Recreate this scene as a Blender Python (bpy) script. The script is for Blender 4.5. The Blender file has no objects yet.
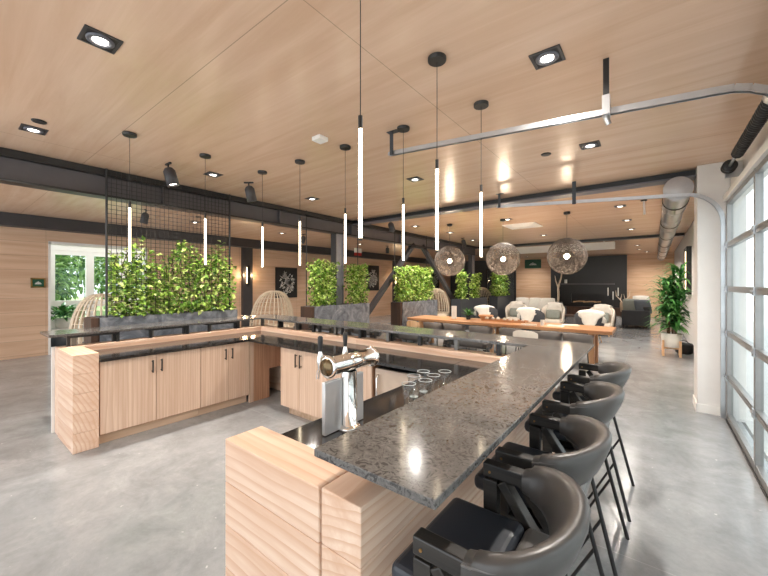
import bpy, math, random
from mathutils import Vector, Matrix
PI = math.pi
random.seed(7)
sc = bpy.context.scene
COL = sc.collection

# ------------------------------------------------------------------ camera
cam_d = bpy.data.cameras.new('camera')
cam = bpy.data.objects.new('camera', cam_d)
COL.objects.link(cam)
cam.location = (0, 0, 1.65)
cam.rotation_euler = (PI / 2, 0, math.atan2(271, 350))
cam_d.sensor_width = 36.0
cam_d.lens = 350 / 768 * 36.0
cam_d.shift_y = -4 / 768
cam_d.clip_start = 0.02
sc.camera = cam

# ------------------------------------------------------------------ world (bright overcast sky), exposure
w = bpy.data.worlds.new('overcast_sky')
sc.world = w
w.use_nodes = True
bg = w.node_tree.nodes['Background']
bg.inputs[0].default_value = (0.90, 0.95, 1.0, 1)
bg.inputs[1].default_value = 1.5
sun_d = bpy.data.lights.new('sun', 'SUN')
sun_d.energy = 3.2
sun_d.angle = .02
sun_d.color = (1, .96, .9)
sun = bpy.data.objects.new('sun', sun_d)
COL.objects.link(sun)
sun.rotation_euler = (math.radians(8), math.radians(-38), 0)
sc.view_settings.view_transform = 'Standard'
sc.view_settings.look = 'None'
sc.view_settings.gamma = 1.0
sc.view_settings.exposure = 0.85
sc.view_settings.use_curve_mapping = False
sc.cycles.transparent_max_bounces = 40
DL_POWER = 66.0       # recessed downlight, watts
TUBE = 7.0            # pendant tube emission

# ------------------------------------------------------------------ node helpers
def new_mat(name):
    m = bpy.data.materials.new(name)
    m.use_nodes = True
    nt = m.node_tree
    return m, nt, nt.nodes['Principled BSDF']

def lin(c):
    return tuple((x / 12.92 if x <= .04045 else ((x + .055) / 1.055) ** 2.4) for x in (v / 255 for v in c)) + (1,)

def coords(nt, scale=(1, 1, 1), kind='Object', loc=(0, 0, 0), rot=(0, 0, 0)):
    t = nt.nodes.new('ShaderNodeTexCoord')
    mp = nt.nodes.new('ShaderNodeMapping')
    mp.inputs['Scale'].default_value = scale
    mp.inputs['Location'].default_value = loc
    mp.inputs['Rotation'].default_value = rot
    nt.links.new(t.outputs[kind], mp.inputs['Vector'])
    return mp.outputs[0]

def noise(nt, vec, scale, detail=4, rough=.55, dist=0):
    n = nt.nodes.new('ShaderNodeTexNoise')
    n.inputs['Scale'].default_value = scale
    n.inputs['Detail'].default_value = detail
    n.inputs['Roughness'].default_value = rough
    n.inputs['Distortion'].default_value = dist
    if vec is not None:
        nt.links.new(vec, n.inputs['Vector'])
    return n.outputs[0]

def ramp(nt, fac, stops):
    r = nt.nodes.new('ShaderNodeValToRGB')
    els = r.color_ramp.elements
    while len(els) < len(stops):
        els.new(.5)
    for e, (p, c) in zip(els, stops):
        e.position = p
        e.color = c
    nt.links.new(fac, r.inputs[0])
    return r.outputs[0]

def mix(nt, fac, a, b, mode='MIX'):
    m = nt.nodes.new('ShaderNodeMix')
    m.data_type = 'RGBA'
    m.blend_type = mode
    for sock, v in ((m.inputs[0], fac), (m.inputs[6], a), (m.inputs[7], b)):
        if hasattr(v, 'links'):
            nt.links.new(v, sock)
        else:
            sock.default_value = v
    return m.outputs[2]

def math_n(nt, op, a, b=None):
    m = nt.nodes.new('ShaderNodeMath')
    m.operation = op
    for i, v in enumerate((a, b)):
        if v is None:
            continue
        if hasattr(v, 'links'):
            nt.links.new(v, m.inputs[i])
        else:
            m.inputs[i].default_value = v
    return m.outputs[0]

def sep(nt, axis):
    t = nt.nodes.new('ShaderNodeTexCoord')
    s = nt.nodes.new('ShaderNodeSeparateXYZ')
    nt.links.new(t.outputs['Object'], s.inputs[0])
    return s.outputs[axis]

def seam(nt, axis, period, width, off=0.0):
    """1 on a thin joint line every `period` along the axis"""
    v = math_n(nt, 'ADD', sep(nt, axis), -off + 400 * period)
    f = math_n(nt, 'MODULO', v, period)
    return math_n(nt, 'LESS_THAN', f, width)

def bump(nt, bsdf, h, strength=.2, dist=.01):
    b = nt.nodes.new('ShaderNodeBump')
    b.inputs['Strength'].default_value = strength
    b.inputs['Distance'].default_value = dist
    nt.links.new(h, b.inputs['Height'])
    nt.links.new(b.outputs[0], bsdf.inputs['Normal'])

def plain(name, c, rough=.5, metal=0.0, coat=0.0, spec=.5, var=.88):
    m, nt, b = new_mat(name)
    n = noise(nt, coords(nt), 9, 5)
    base = lin(c)
    dark = tuple(x * var for x in base[:3]) + (1,)
    nt.links.new(ramp(nt, n, [(.3, dark), (.7, base)]), b.inputs['Base Color'])
    b.inputs['Roughness'].default_value = rough
    b.inputs['Metallic'].default_value = metal
    b.inputs['Coat Weight'].default_value = coat
    b.inputs['Specular IOR Level'].default_value = spec
    return m

def wood(name, light, dark, axis, across=14, fine=60, rough=.45, planks=None, joints=None, rings=False, coat=0.0, spec=.5):
    m, nt, b = new_mat(name)
    lo, hi = .55, float(across)
    sc_ = [hi, hi, hi]
    sc_[axis] = lo
    v = coords(nt, tuple(sc_))
    n1 = noise(nt, v, 1.0, 6, .6, .6)
    sc2 = [fine, fine, fine]
    sc2[axis] = 1.6
    n2 = noise(nt, coords(nt, tuple(sc2)), 1.0, 3, .6)
    c = ramp(nt, n1, [(.32, lin(dark)), (.62, lin(light))])
    if rings:
        wv = nt.nodes.new('ShaderNodeTexWave')
        wv.wave_type = 'RINGS'
        wv.rings_direction = 'XYZ'[axis]
        wv.wave_profile = 'SAW'
        wv.inputs['Scale'].default_value = rings
        wv.inputs['Distortion'].default_value = 6.0 if rings < 12 else 3.2
        wv.inputs['Detail'].default_value = 2.0
        wv.inputs['Detail Scale'].default_value = .45 if rings < 12 else .9
        s3 = [1, 1, 1]
        s3[axis] = .10 if axis == 2 else .25
        oi = nt.nodes.new('ShaderNodeObjectInfo')
        va = nt.nodes.new('ShaderNodeVectorMath')
        va.operation = 'MULTIPLY_ADD'
        nt.links.new(oi.outputs['Location'], va.inputs[0])
        va.inputs[1].default_value = (.37, .53, .61)
        nt.links.new(coords(nt, tuple(s3), loc=(.21, .17, .06)), va.inputs[2])
        vv = va.outputs[0]
        nt.links.new(vv, wv.inputs['Vector'])
        c = mix(nt, ramp(nt, wv.outputs['Fac'], [(.5, (0, 0, 0, 1)), (1.0, (1, 1, 1, 1))]), c, lin(dark))
    c = mix(nt, ramp(nt, n2, [(.35, (.22, .22, .22, 1)), (.7, (0, 0, 0, 1))]), c, lin(dark))
    if planks:
        ax, per, off = planks
        idx = math_n(nt, 'FLOOR', math_n(nt, 'DIVIDE', math_n(nt, 'ADD', sep(nt, ax), -off), per))
        wn = nt.nodes.new('ShaderNodeTexWhiteNoise')
        wn.noise_dimensions = '1D'
        nt.links.new(idx, wn.inputs['W'])
        c = mix(nt, math_n(nt, 'MULTIPLY', wn.outputs[0], .2), c, lin(dark))
        c = mix(nt, math_n(nt, 'MULTIPLY', seam(nt, ax, per, .006, off), .6), c, tuple(x * .3 for x in lin(dark)[:3]) + (1,))
    for ax, per, wd, off in (joints or []):
        c = mix(nt, math_n(nt, 'MULTIPLY', seam(nt, ax, per, wd, off), .55), c, tuple(x * .35 for x in lin(dark)[:3]) + (1,))
    nt.links.new(c, b.inputs['Base Color'])
    b.inputs['Roughness'].default_value = rough
    b.inputs['Coat Weight'].default_value = coat
    b.inputs['Specular IOR Level'].default_value = spec
    bump(nt, b, n2, .06, .004)
    return m

def emit(name, c, s):
    m, nt, b = new_mat(name)
    b.inputs['Base Color'].default_value = (*c, 1)
    b.inputs['Emission Color'].default_value = (*c, 1)
    b.inputs['Emission Strength'].default_value = s
    return m

def glass(name, tint=(.93, .97, .97), refl=.10):
    m = bpy.data.materials.new(name)
    m.use_nodes = True
    nt = m.node_tree
    nt.nodes.clear()
    o = nt.nodes.new('ShaderNodeOutputMaterial')
    t = nt.nodes.new('ShaderNodeBsdfTransparent')
    t.inputs[0].default_value = (*tint, 1)
    g = nt.nodes.new('ShaderNodeBsdfGlossy')
    g.inputs['Roughness'].default_value = .02
    lw = nt.nodes.new('ShaderNodeLayerWeight')
    lw.inputs[0].default_value = .5
    p5 = math_n(nt, 'POWER', lw.outputs['Facing'], 5.0)
    f = math_n(nt, 'ADD', math_n(nt, 'MULTIPLY', p5, refl * 3), refl * .3)
    mx = nt.nodes.new('ShaderNodeMixShader')
    nt.links.new(f, mx.inputs[0])
    nt.links.new(t.outputs[0], mx.inputs[1])
    nt.links.new(g.outputs[0], mx.inputs[2])
    nt.links.new(mx.outputs[0], o.inputs[0])
    return m

def leafmat(name, cols, rough=.45, trans=.25):
    m, nt, b = new_mat(name)
    g = nt.nodes.new('ShaderNodeNewGeometry')
    c = ramp(nt, g.outputs['Random Per Island'], [(i / (len(cols) - 1), lin(c)) for i, c in enumerate(cols)])
    nt.links.new(c, b.inputs['Base Color'])
    b.inputs['Roughness'].default_value = rough
    tr = nt.nodes.new('ShaderNodeBsdfTranslucent')
    nt.links.new(c, tr.inputs[0])
    mx = nt.nodes.new('ShaderNodeMixShader')
    mx.inputs[0].default_value = trans
    nt.links.new(b.outputs[0], mx.inputs[1])
    nt.links.new(tr.outputs[0], mx.inputs[2])
    nt.links.new(mx.outputs[0], nt.nodes['Material Output'].inputs[0])
    return m

M = {}
M['ceil'] = wood('ceiling_plywood', (228, 196, 170), (214, 178, 150), 0, across=6, fine=75, rough=.25, spec=.55,
                 joints=[(0, 3.7, .006, -1.5), (1, 3.76, .006, 1.17)])
M['wallwood'] = wood('wall_planks', (224, 192, 164), (204, 166, 136), 1, across=8, fine=50, rough=.5,
                     planks=(2, .32, .05), joints=[(1, 2.4, .006, 1.62)])
M['wallback'] = wood('wall_planks_back', (226, 194, 162), (202, 162, 128), 0, across=8, fine=50, rough=.5,
                     planks=(2, .32, .05), joints=[(0, 2.4, .006, .3)])
M['fir_x'] = wood('fir_timber_along_x', (240, 215, 194), (216, 174, 144), 0, across=5, fine=70, rough=.5, rings=9)
M['fir_y'] = wood('fir_timber_along_y', (240, 215, 194), (216, 174, 144), 1, across=5, fine=70, rough=.5, rings=9)
M['cab'] = wood('cabinet_veneer', (228, 202, 180), (204, 170, 144), 2, across=16, fine=80, rough=.42, rings=15)
M['cab_dark'] = wood('cabinet_veneer_dark', (206, 164, 132), (168, 120, 90), 2, across=16, fine=80, rough=.42, rings=15)
M['kick'] = wood('toe_kick_veneer', (224, 196, 168), (194, 158, 126), 1, across=12, fine=60, rough=.5)
M['table'] = wood('table_walnut_slab', (206, 156, 112), (156, 104, 66), 0, across=9, fine=50, rough=.32)
M['leg'] = wood('table_leg_oak', (214, 170, 128), (170, 122, 84), 2, across=9, fine=50, rough=.4)
M['blackwood'] = wood('blackened_ash', (58, 54, 50), (22, 20, 19), 0, across=20, fine=90, rough=.38)
M['darkwood'] = wood('dark_brown_wood', (84, 58, 42), (50, 33, 24), 2, across=12, fine=50, rough=.5)
M['oak'] = wood('pale_oak', (226, 188, 146), (192, 148, 106), 2, across=12, fine=60, rough=.45)
M['black'] = plain('black_metal', (34, 33, 33), .42)
M['beam'] = plain('charcoal_steel_paint', (62, 60, 62), .45)
M['beamweb'] = plain('grey_beam_web_paint', (92, 88, 90), .45)
M['wickerdark'] = plain('dark_brown_twine', (72, 63, 57), .7)
M['litsteel'] = plain('lit_grey_steel_paint', (150, 150, 158), .4)  # column paint with its lit tone put into the colour
M['beamgrey'] = plain('grey_steel_paint', (104, 104, 112), .4)
M['steelpost'] = plain('grey_post', (120, 118, 114), .35, .6)
M['white'] = plain('white_paint', (238, 235, 230), .55, var=.96)
M['offwhite'] = plain('off_white_wall_paint', (230, 226, 222), .6, var=.97)
M['ceramic'] = plain('white_ceramic', (238, 236, 230), .3)
M['ductcap'] = plain('duct_cap_sheet', (196, 194, 196), .4, .2)
M['galv'] = plain('galvanised_track', (196, 198, 200), .28, .9)
M['alu'] = plain('anodised_aluminium', (158, 156, 154), .34, .8)
M['chrome'] = plain('polished_chrome', (240, 238, 234), .06, 1.0)
M['capbrown'] = plain('brown_reflection', (112, 94, 66), .2, .7)  # brown reflection in the tap's end cap put into its colour
M['cooler'] = plain('beige_cooler_panel', (206, 184, 164), .4)
M['brushed'] = plain('brushed_stainless', (214, 215, 216), .34, .55)
M['navy'] = plain('dark_navy_leather', (52, 56, 64), .36)
M['greyleather'] = plain('grey_leather', (72, 69, 67), .34)
M['greyleather2'] = plain('pale_grey_leather', (104, 101, 98), .36)
M['fabric'] = plain('charcoal_upholstery', (66, 68, 72), .85)
M['shell'] = plain('grey_chair_shell', (112, 106, 102), .45)
M['throw'] = plain('white_sheepskin', (232, 226, 216), .95)
M['pillow'] = plain('sage_grey_linen', (136, 140, 132), .9)
M['pillow_tan'] = plain('tan_linen', (190, 166, 140), .9)
M['pillow_blue'] = plain('slate_linen', (96, 102, 110), .9)
M['cream'] = plain('cream_plastic', (224, 214, 200), .5)
M['paper'] = plain('paper', (240, 238, 232), .7)
M['soil'] = plain('potting_soil', (60, 46, 36), .95)
M['red'] = plain('red_plastic', (186, 40, 36), .5)
M['greensign'] = plain('green_sign_paint', (24, 84, 58), .5)
M['brass'] = plain('brushed_brass', (190, 150, 96), .3, 1.0)
M['wicker'] = plain('pale_wicker', (226, 208, 184), .7)
M['bark'] = plain('bark', (98, 80, 62), .9)
M['firebox'] = plain('black_fireplace_panel', (34, 32, 31), .30)
M['darkwall'] = plain('dark_grey_wall', (58, 60, 64), .5)
M['tube'] = emit('pendant_tube_glow', (1.0, .82, .58), TUBE)
M['bulb'] = emit('warm_bulb_glow', (1.0, .84, .62), 30)
M['dl'] = emit('downlight_glow', (1.0, .93, .82), 7)
M['sconceglow'] = emit('sconce_glow', (1.0, .74, .44), 3)
M['glass'] = glass('clear_glass')
M['drink'] = glass('drinking_glass', (.98, .985, .985), .16)
M['rim'] = plain('painted_glass_glint', (226, 230, 230), .12)  # bright highlight on glass edges put into an opaque pale colour
M['leaf'] = leafmat('ivy_leaves', [(58, 94, 34), (104, 146, 52), (128, 168, 64), (168, 202, 88), (204, 224, 122), (226, 236, 160)], trans=.35)  # darkest green put in to imitate shaded gaps between leaves
M['leaf_dark'] = leafmat('dracaena_leaves', [(36, 84, 40), (58, 120, 56), (88, 148, 74), (126, 176, 102)])
M['tree'] = leafmat('tree_leaves', [(52, 84, 50), (84, 122, 66), (128, 164, 92), (176, 200, 130)], trans=.3)
M['facade'] = plain('pale_facade_panels', (176, 180, 182), .7)
M['lawn'] = plain('lawn', (150, 172, 110), .9)
M['paving'] = plain('pale_paving', (206, 204, 200), .8)

def concrete():
    m, nt, b = new_mat('polished_concrete')
    v = coords(nt)
    n1 = noise(nt, v, .55, 5, .6, 1.2)
    n2 = noise(nt, v, 2.4, 9, .72, .6)
    n3 = noise(nt, v, 26, 4, .6)
    c = ramp(nt, n1, [(.3, lin((144, 146, 148))), (.7, lin((164, 166, 167)))])
    c = mix(nt, ramp(nt, n2, [(.34, (.55, .55, .55, 1)), (.56, (0, 0, 0, 1))]), c, lin((120, 122, 124)))
    c = mix(nt, ramp(nt, n2, [(.60, (0, 0, 0, 1)), (.76, (.5, .5, .5, 1))]), c, lin((176, 178, 179)))
    c = mix(nt, ramp(nt, n3, [(.35, (.10, .10, .10, 1)), (.6, (0, 0, 0, 1))]), c, lin((104, 105, 106)))
    n4 = noise(nt, v, 1.3, 10, .78, .3)
    c = mix(nt, ramp(nt, n4, [(.38, (.32, .32, .32, 1)), (.54, (0, 0, 0, 1))]), c, lin((112, 113, 115)))
    c = mix(nt, ramp(nt, n4, [(.56, (0, 0, 0, 1)), (.70, (.4, .4, .4, 1))]), c, lin((190, 190, 190)))
    n5 = noise(nt, v, 19, 3, .5)
    c = mix(nt, ramp(nt, n5, [(.71, (0, 0, 0, 1)), (.75, (.5, .5, .5, 1))]), c, lin((214, 214, 212)))
    for ax, per, off in ((0, 4.1, -4.60), (1, 3.76, 2.57)):
        c = mix(nt, math_n(nt, 'MULTIPLY', seam(nt, ax, per, .008, off), .3), c, lin((188, 188, 187)))
    nt.links.new(c, b.inputs['Base Color'])
    r = nt.nodes.new('ShaderNodeMapRange')
    nt.links.new(n2, r.inputs[0])
    r.inputs[3].default_value = .10
    r.inputs[4].default_value = .22
    nt.links.new(r.outputs[0], b.inputs['Roughness'])
    return m
M['floor'] = concrete()

def granite():
    m, nt, b = new_mat('leathered_granite')
    v = coords(nt)
    nd = noise(nt, v, 7, 3, .5)
    vm = nt.nodes.new('ShaderNodeVectorMath')
    vm.operation = 'MULTIPLY_ADD'
    cb = nt.nodes.new('ShaderNodeCombineXYZ')
    nt.links.new(nd, cb.inputs[0])
    nt.links.new(noise(nt, v, 9, 3, .5), cb.inputs[1])
    nt.links.new(cb.outputs[0], vm.inputs[0])
    vm.inputs[1].default_value = (.10, .10, .10)
    nt.links.new(v, vm.inputs[2])
    n1 = noise(nt, vm.outputs[0], 36, 3, .5, 2.2)
    n2 = noise(nt, v, 160, 3, .6)
    n3 = noise(nt, v, 6, 3, .5)
    c = ramp(nt, n3, [(.3, lin((88, 86, 84))), (.7, lin((110, 107, 104)))])
    c = mix(nt, ramp(nt, n1, [(.40, (.85, .85, .85, 1)), (.46, (0, 0, 0, 1))]), c, lin((58, 55, 54)))
    c = mix(nt, ramp(nt, n1, [(.56, (0, 0, 0, 1)), (.68, (.4, .4, .4, 1))]), c, lin((138, 133, 128)))
    c = mix(nt, ramp(nt, n2, [(.36, (.3, .3, .3, 1)), (.5, (0, 0, 0, 1))]), c, lin((78, 75, 73)))
    nt.links.new(c, b.inputs['Base Color'])
    b.inputs['Roughness'].default_value = .13
    return m
M['granite'] = granite()

def darkstone():
    m, nt, b = new_mat('polished_black_stone')
    n = noise(nt, coords(nt), 30, 5, .6, .8)
    nt.links.new(ramp(nt, n, [(.35, lin((26, 25, 25))), (.65, lin((56, 53, 51)))]), b.inputs['Base Color'])
    b.inputs['Roughness'].default_value = .09
    return m
M['stone'] = darkstone()

def zinc():
    m, nt, b = new_mat('weathered_zinc')
    n = noise(nt, coords(nt), 5, 6, .65, 1.0)
    nt.links.new(ramp(nt, n, [(.32, lin((86, 90, 98))), (.5, lin((124, 128, 136))), (.7, lin((166, 168, 172)))]), b.inputs['Base Color'])
    b.inputs['Roughness'].default_value = .45
    b.inputs['Metallic'].default_value = .45
    return m
M['zinc'] = zinc()
M['zinc_dark'] = plain('dark_zinc', (70, 74, 80), .45, .4)

# ------------------------------------------------------------------ mesh builder
class MB:
    def __init__(s):
        s.v, s.f, s.sm = [], [], []
    def add(s, vs, fs, smooth=False):
        o = len(s.v)
        s.v += [tuple(p) for p in vs]
        s.f += [tuple(i + o for i in f) for f in fs]
        s.sm += [smooth] * len(fs)
        return s
    def box(s, x0, x1, y0, y1, z0, z1):
        vs = [(x, y, z) for z in (z0, z1) for y in (y0, y1) for x in (x0, x1)]
        return s.add(vs, [(0, 2, 3, 1), (4, 5, 7, 6), (0, 1, 5, 4), (2, 6, 7, 3), (0, 4, 6, 2), (1, 3, 7, 5)])
    def bar(s, p, q, wx, wz, up=(0, 0, 1)):
        p, q = Vector(p), Vector(q)
        d = (q - p).normalized()
        a = d.cross(Vector(up))
        if a.length < 1e-4:
            a = Vector((1, 0, 0))
        a.normalize()
        b = a.cross(d)
        vs = []
        for c in (p, q):
            for i, j in ((-1, -1), (1, -1), (1, 1), (-1, 1)):
                vs.append(c + a * (i * wx / 2) + b * (j * wz / 2))
        return s.add(vs, [(0, 1, 2, 3), (7, 6, 5, 4), (0, 4, 5, 1), (1, 5, 6, 2), (2, 6, 7, 3), (3, 7, 4, 0)])
    def tube(s, pts, r, n=8, caps=True, closed=False):
        pts = [Vector(p) for p in pts]
        rs = r if isinstance(r, (list, tuple)) else [r] * len(pts)
        rings = []
        prev = None
        N = len(pts)
        for i, p in enumerate(pts):
            if closed:
                d = pts[(i + 1) % N] - pts[i - 1]
            else:
                d = pts[min(i + 1, N - 1)] - pts[max(i - 1, 0)]
            d.normalize()
            if prev is None:
                a = d.orthogonal().normalized()
            else:
                a = prev - d * prev.dot(d)
                if a.length < 1e-5:
                    a = d.orthogonal()
                a.normalize()
            prev = a
            b = d.cross(a)
            rings.append([p + (a * math.cos(2 * PI * k / n) + b * math.sin(2 * PI * k / n)) * rs[i] for k in range(n)])
        vs = [q for rg in rings for q in rg]
        fs = []
        for i in range(N if closed else N - 1):
            j = (i + 1) % N
            for k in range(n):
                k2 = (k + 1) % n
                fs.append((i * n + k, i * n + k2, j * n + k2, j * n + k))
        s.add(vs, fs, True)
        if caps and not closed:
            s.add(rings[0], [tuple(range(n - 1, -1, -1))])
            s.add(rings[-1], [tuple(range(n))])
        return s
    def lathe(s, prof, c=(0, 0, 0), n=24, axis='z', smooth=True):
        vs = []
        for r, h in prof:
            for k in range(n):
                a = 2 * PI * k / n
                x, y = r * math.cos(a), r * math.sin(a)
                p = {'z': (x, y, h), 'y': (x, h, y), 'x': (h, x, y)}[axis]
                vs.append((p[0] + c[0], p[1] + c[1], p[2] + c[2]))
        fs = []
        for i in range(len(prof) - 1):
            for k in range(n):
                k2 = (k + 1) % n
                fs.append((i * n + k, i * n + k2, (i + 1) * n + k2, (i + 1) * n + k))
        s.add(vs, fs, smooth)
        if prof[0][0] > 1e-4:
            s.add(vs[:n], [tuple(range(n - 1, -1, -1))])
        if prof[-1][0] > 1e-4:
            s.add(vs[-n:], [tuple(range(n))])
        return s
    def cyl(s, c, r, z0, z1, n=24, axis='z'):
        return s.lathe([(r, z0), (r, z1)], c, n, axis)
    def ball(s, c, rx, ry=None, rz=None, n=16, m=10):
        ry = ry or rx
        rz = rz or rx
        vs, fs = [], []
        for i in range(m + 1):
            t = PI * i / m
            for k in range(n):
                a = 2 * PI * k / n
                vs.append((c[0] + rx * math.sin(t) * math.cos(a), c[1] + ry * math.sin(t) * math.sin(a), c[2] + rz * math.cos(t)))
        for i in range(m):
            for k in range(n):
                fs.append((i * n + k, (i + 1) * n + k, (i + 1) * n + (k + 1) % n, i * n + (k + 1) % n))
        return s.add(vs, fs, True)
    def loft(s, rings, caps=True, smooth=True):
        n = len(rings[0])
        vs = [q for r in rings for q in r]
        fs = []
        for i in range(len(rings) - 1):
            for k in range(n):
                k2 = (k + 1) % n
                fs.append((i * n + k, i * n + k2, (i + 1) * n + k2, (i + 1) * n + k))
        s.add(vs, fs, smooth)
        if caps:
            s.add(rings[0], [tuple(range(n - 1, -1, -1))])
            s.add(rings[-1], [tuple(range(n))])
        return s
    def cushion(s, c, sx, sy, sz, rot=None, n=10):
        """a puffy pillow, thickest in the middle, pinched at its corners"""
        R_ = rot or Matrix.Identity(3)
        vs, fs = [], []
        for side in (1, -1):
            o = len(vs)
            for i in range(n + 1):
                for j in range(n + 1):
                    u, v = i / n * 2 - 1, j / n * 2 - 1
                    k = ((1 - u ** 4) * (1 - v ** 4)) ** .55
                    pin = 1 - .08 * (u * u * v * v)
                    p = Vector((u * sx / 2 * pin, v * sy / 2 * pin, side * (sz / 2 * k + .004)))
                    vs.append(R_ @ p + Vector(c))
            for i in range(n):
                for j in range(n):
                    q = (o + i * (n + 1) + j, o + (i + 1) * (n + 1) + j, o + (i + 1) * (n + 1) + j + 1, o + i * (n + 1) + j + 1)
                    fs.append(q if side > 0 else q[::-1])
        return s.add(vs, fs, True)
    def leaf(s, p, d, up, L, W, fold=.25, droop=.2):
        d = Vector(d).normalized()
        a = d.cross(Vector(up))
        if a.length < 1e-3:
            a = d.orthogonal()
        a.normalize()
        nrm = a.cross(d)
        p = Vector(p)
        m1 = p + d * L * .45
        t = p + d * L - nrm * L * droop
        lft = m1 + a * W / 2 + nrm * W * fold
        rgt = m1 - a * W / 2 + nrm * W * fold
        return s.add([p, lft, t, rgt, m1 + nrm * 0], [(0, 1, 4), (1, 2, 4), (0, 4, 3), (4, 2, 3)])
    def build(s, name, mat, parent=None, bevel=0, segs=2, smooth_all=False):
        me = bpy.data.meshes.new(name)
        me.from_pydata(s.v, [], s.f)
        me.update()
        me.polygons.foreach_set('use_smooth', [True if smooth_all else x for x in s.sm])
        me.materials.append(mat)
        o = bpy.data.objects.new(name, me)
        COL.objects.link(o)
        if parent is not None:
            o.parent = parent
        if bevel:
            b = o.modifiers.new('bevel', 'BEVEL')
            b.width = bevel
            b.segments = segs
            b.limit_method = 'ANGLE'
            b.angle_limit = math.radians(40)
        return o

def thing(name, label, cat, loc=(0, 0, 0), rz=0, group=None):
    o = bpy.data.objects.new(name, None)
    o.empty_display_size = .1
    COL.objects.link(o)
    o.location = loc
    o.rotation_euler = (0, 0, rz)
    o['label'] = label
    o['category'] = cat
    if group:
        o['group'] = group
    return o

def tag(o, label, cat, group=None, kind=None):
    o['label'] = label
    o['category'] = cat
    if group:
        o['group'] = group
    if kind:
        o['kind'] = kind
    return o

def struct(mb, name, mat, label=None, parent=None, bevel=0):
    o = mb.build(name, mat, parent, bevel)
    if parent is None:
        o['kind'] = 'structure'
        o['label'] = label
        o['category'] = name.split('_')[0]
    return o

def dup(root, loc, rz=0, label=None, group=None):
    """copy a thing with its parts and sub-parts, sharing the meshes"""
    r = root.copy()
    COL.objects.link(r)
    r.location = loc
    r.rotation_euler = (0, 0, rz)
    if label:
        r['label'] = label
    if group:
        r['group'] = group
    for ch in list(root.children):
        c = ch.copy()
        COL.objects.link(c)
        c.parent = r
        for g in list(ch.children):
            d = g.copy()
            COL.objects.link(d)
            d.parent = c
    return r

def lamp(kind, name, loc, power, color=(1, .86, .68), parent=None, size=.05, spot=None, blend=.6, rot=None):
    d = bpy.data.lights.new(name, kind)
    d.energy = power
    d.color = color
    d.shadow_soft_size = size
    if kind == 'SPOT':
        d.spot_size = spot
        d.spot_blend = blend
    o = bpy.data.objects.new(name, d)
    COL.objects.link(o)
    o.location = loc
    if rot:
        o.rotation_euler = rot
    if parent:
        o.parent = parent
    return o

CZ = 3.18   # ceiling height
# ------------------------------------------------------------------ STRUCTURE
struct(MB().box(-14.0, .82, -2.6, 22.2, -.12, 0), 'floor', M['floor'], 'polished grey concrete floor across the whole room')
struct(MB().box(-11.3, .82, -2.6, 22.2, CZ, CZ + .12), 'ceiling', M['ceil'], 'pale plywood panel ceiling above the whole room')
wl = MB()
wl.box(-11.4, -11.2, -2.6, 1.68, 0, CZ)
wl.box(-11.4, -11.2, 3.65, 22.2, 0, CZ)
wl.box(-11.4, -11.2, 1.68, 3.65, 2.63, CZ)
struct(wl, 'wall_left', M['wallwood'], 'left wall clad in horizontal wood boards')
wb = MB()
wb.box(-1.14, .82, 22.0, 22.2, 0, CZ)
wb.box(-6.75, -4.75, 22.0, 22.2, 0, CZ)
wb.box(-4.75, -1.14, 22.0, 22.2, 0, CZ)
struct(wb, 'wall_back', M['wallback'], 'far wall of horizontal wood boards around the black fireplace')
struct(MB().box(-11.2, -6.75, 22.0, 22.2, 0, CZ), 'wall_back_left', M['darkwall'], 'dark grey far wall left of the wood boards')
wr = MB()
wr.box(.74, .86, 6.5, 22.2, 0, CZ)
wr.box(.74, .86, -2.6, 6.5, 2.70, CZ)
wr.box(.74, .86, 5.93, 6.5, 0, 2.70)
wr.box(.74, .86, 2.30, 2.80, 0, 2.70)
wr.box(.74, .86, -2.6, -.80, 0, 2.70)
struct(wr, 'wall_right', M['offwhite'], 'off-white wall on the right above and beyond the glazed door')
struct(MB().box(.43, .74, 6.05, 6.5, 0, CZ), 'trim_1', M['offwhite'], 'off-white square pillar at the end of the glazed door', bevel=.01)
struct(MB().box(.425, .735, 6.04, 6.052, 0, .11).box(.418, .43, 6.04, 6.5, 0, .11), 'baseboard_right', M['white'], 'white baseboard around the foot of the pillar')
# alcove beyond the opening in the left wall
al = MB()
al.box(-13.9, -11.4, 1.45, 1.6, 0, 2.9)
al.box(-13.9, -11.4, 5.2, 5.35, 0, 2.9)
al.box(-13.2, -12.9, 1.6, 5.2, 2.75, 2.9)
struct(al, 'wall_alcove', M['white'], 'white walls and soffit of the window bay behind the left wall')
trim = MB()
trim.box(-11.42, -11.17, 1.66, 1.70, 0, 2.63).box(-11.42, -11.17, 3.63, 3.67, 0, 2.63).box(-11.42, -11.17, 1.66, 3.67, 2.59, 2.65)
struct(trim, 'trim_2', M['white'], 'white casing around the opening in the left wood wall')
wf = MB()
for y in (1.88, 2.72, 3.53, 4.34, 5.02):
    wf.box(-13.06, -12.96, y, y + .18, .3, 2.6)
for z in (.45, 1.0, 2.46):
    wf.box(-13.055, -12.965, 1.6, 5.2, z, z + .19)
wf.box(-13.07, -12.95, 1.6, 5.2, 0, .45).box(-13.06, -12.96, 1.6, 1.9, .3, 2.6)
wf.box(-13.05, -12.95, 1.6, 5.2, 2.58, 2.76)
win = struct(wf, 'window_1', M['white'], 'white framed window in the bay, garden trees outside')
struct(MB().box(-13.015, -13.005, 1.6, 5.2, .3, 2.6), 'window_pane', M['glass'], parent=win)
struct(MB().box(-12.9, -11.4, 1.6, 5.2, 2.80, 2.81), 'added_skylight_pane', M['glass'], parent=win)  # glass roof added over the bay to let in more daylight

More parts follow.
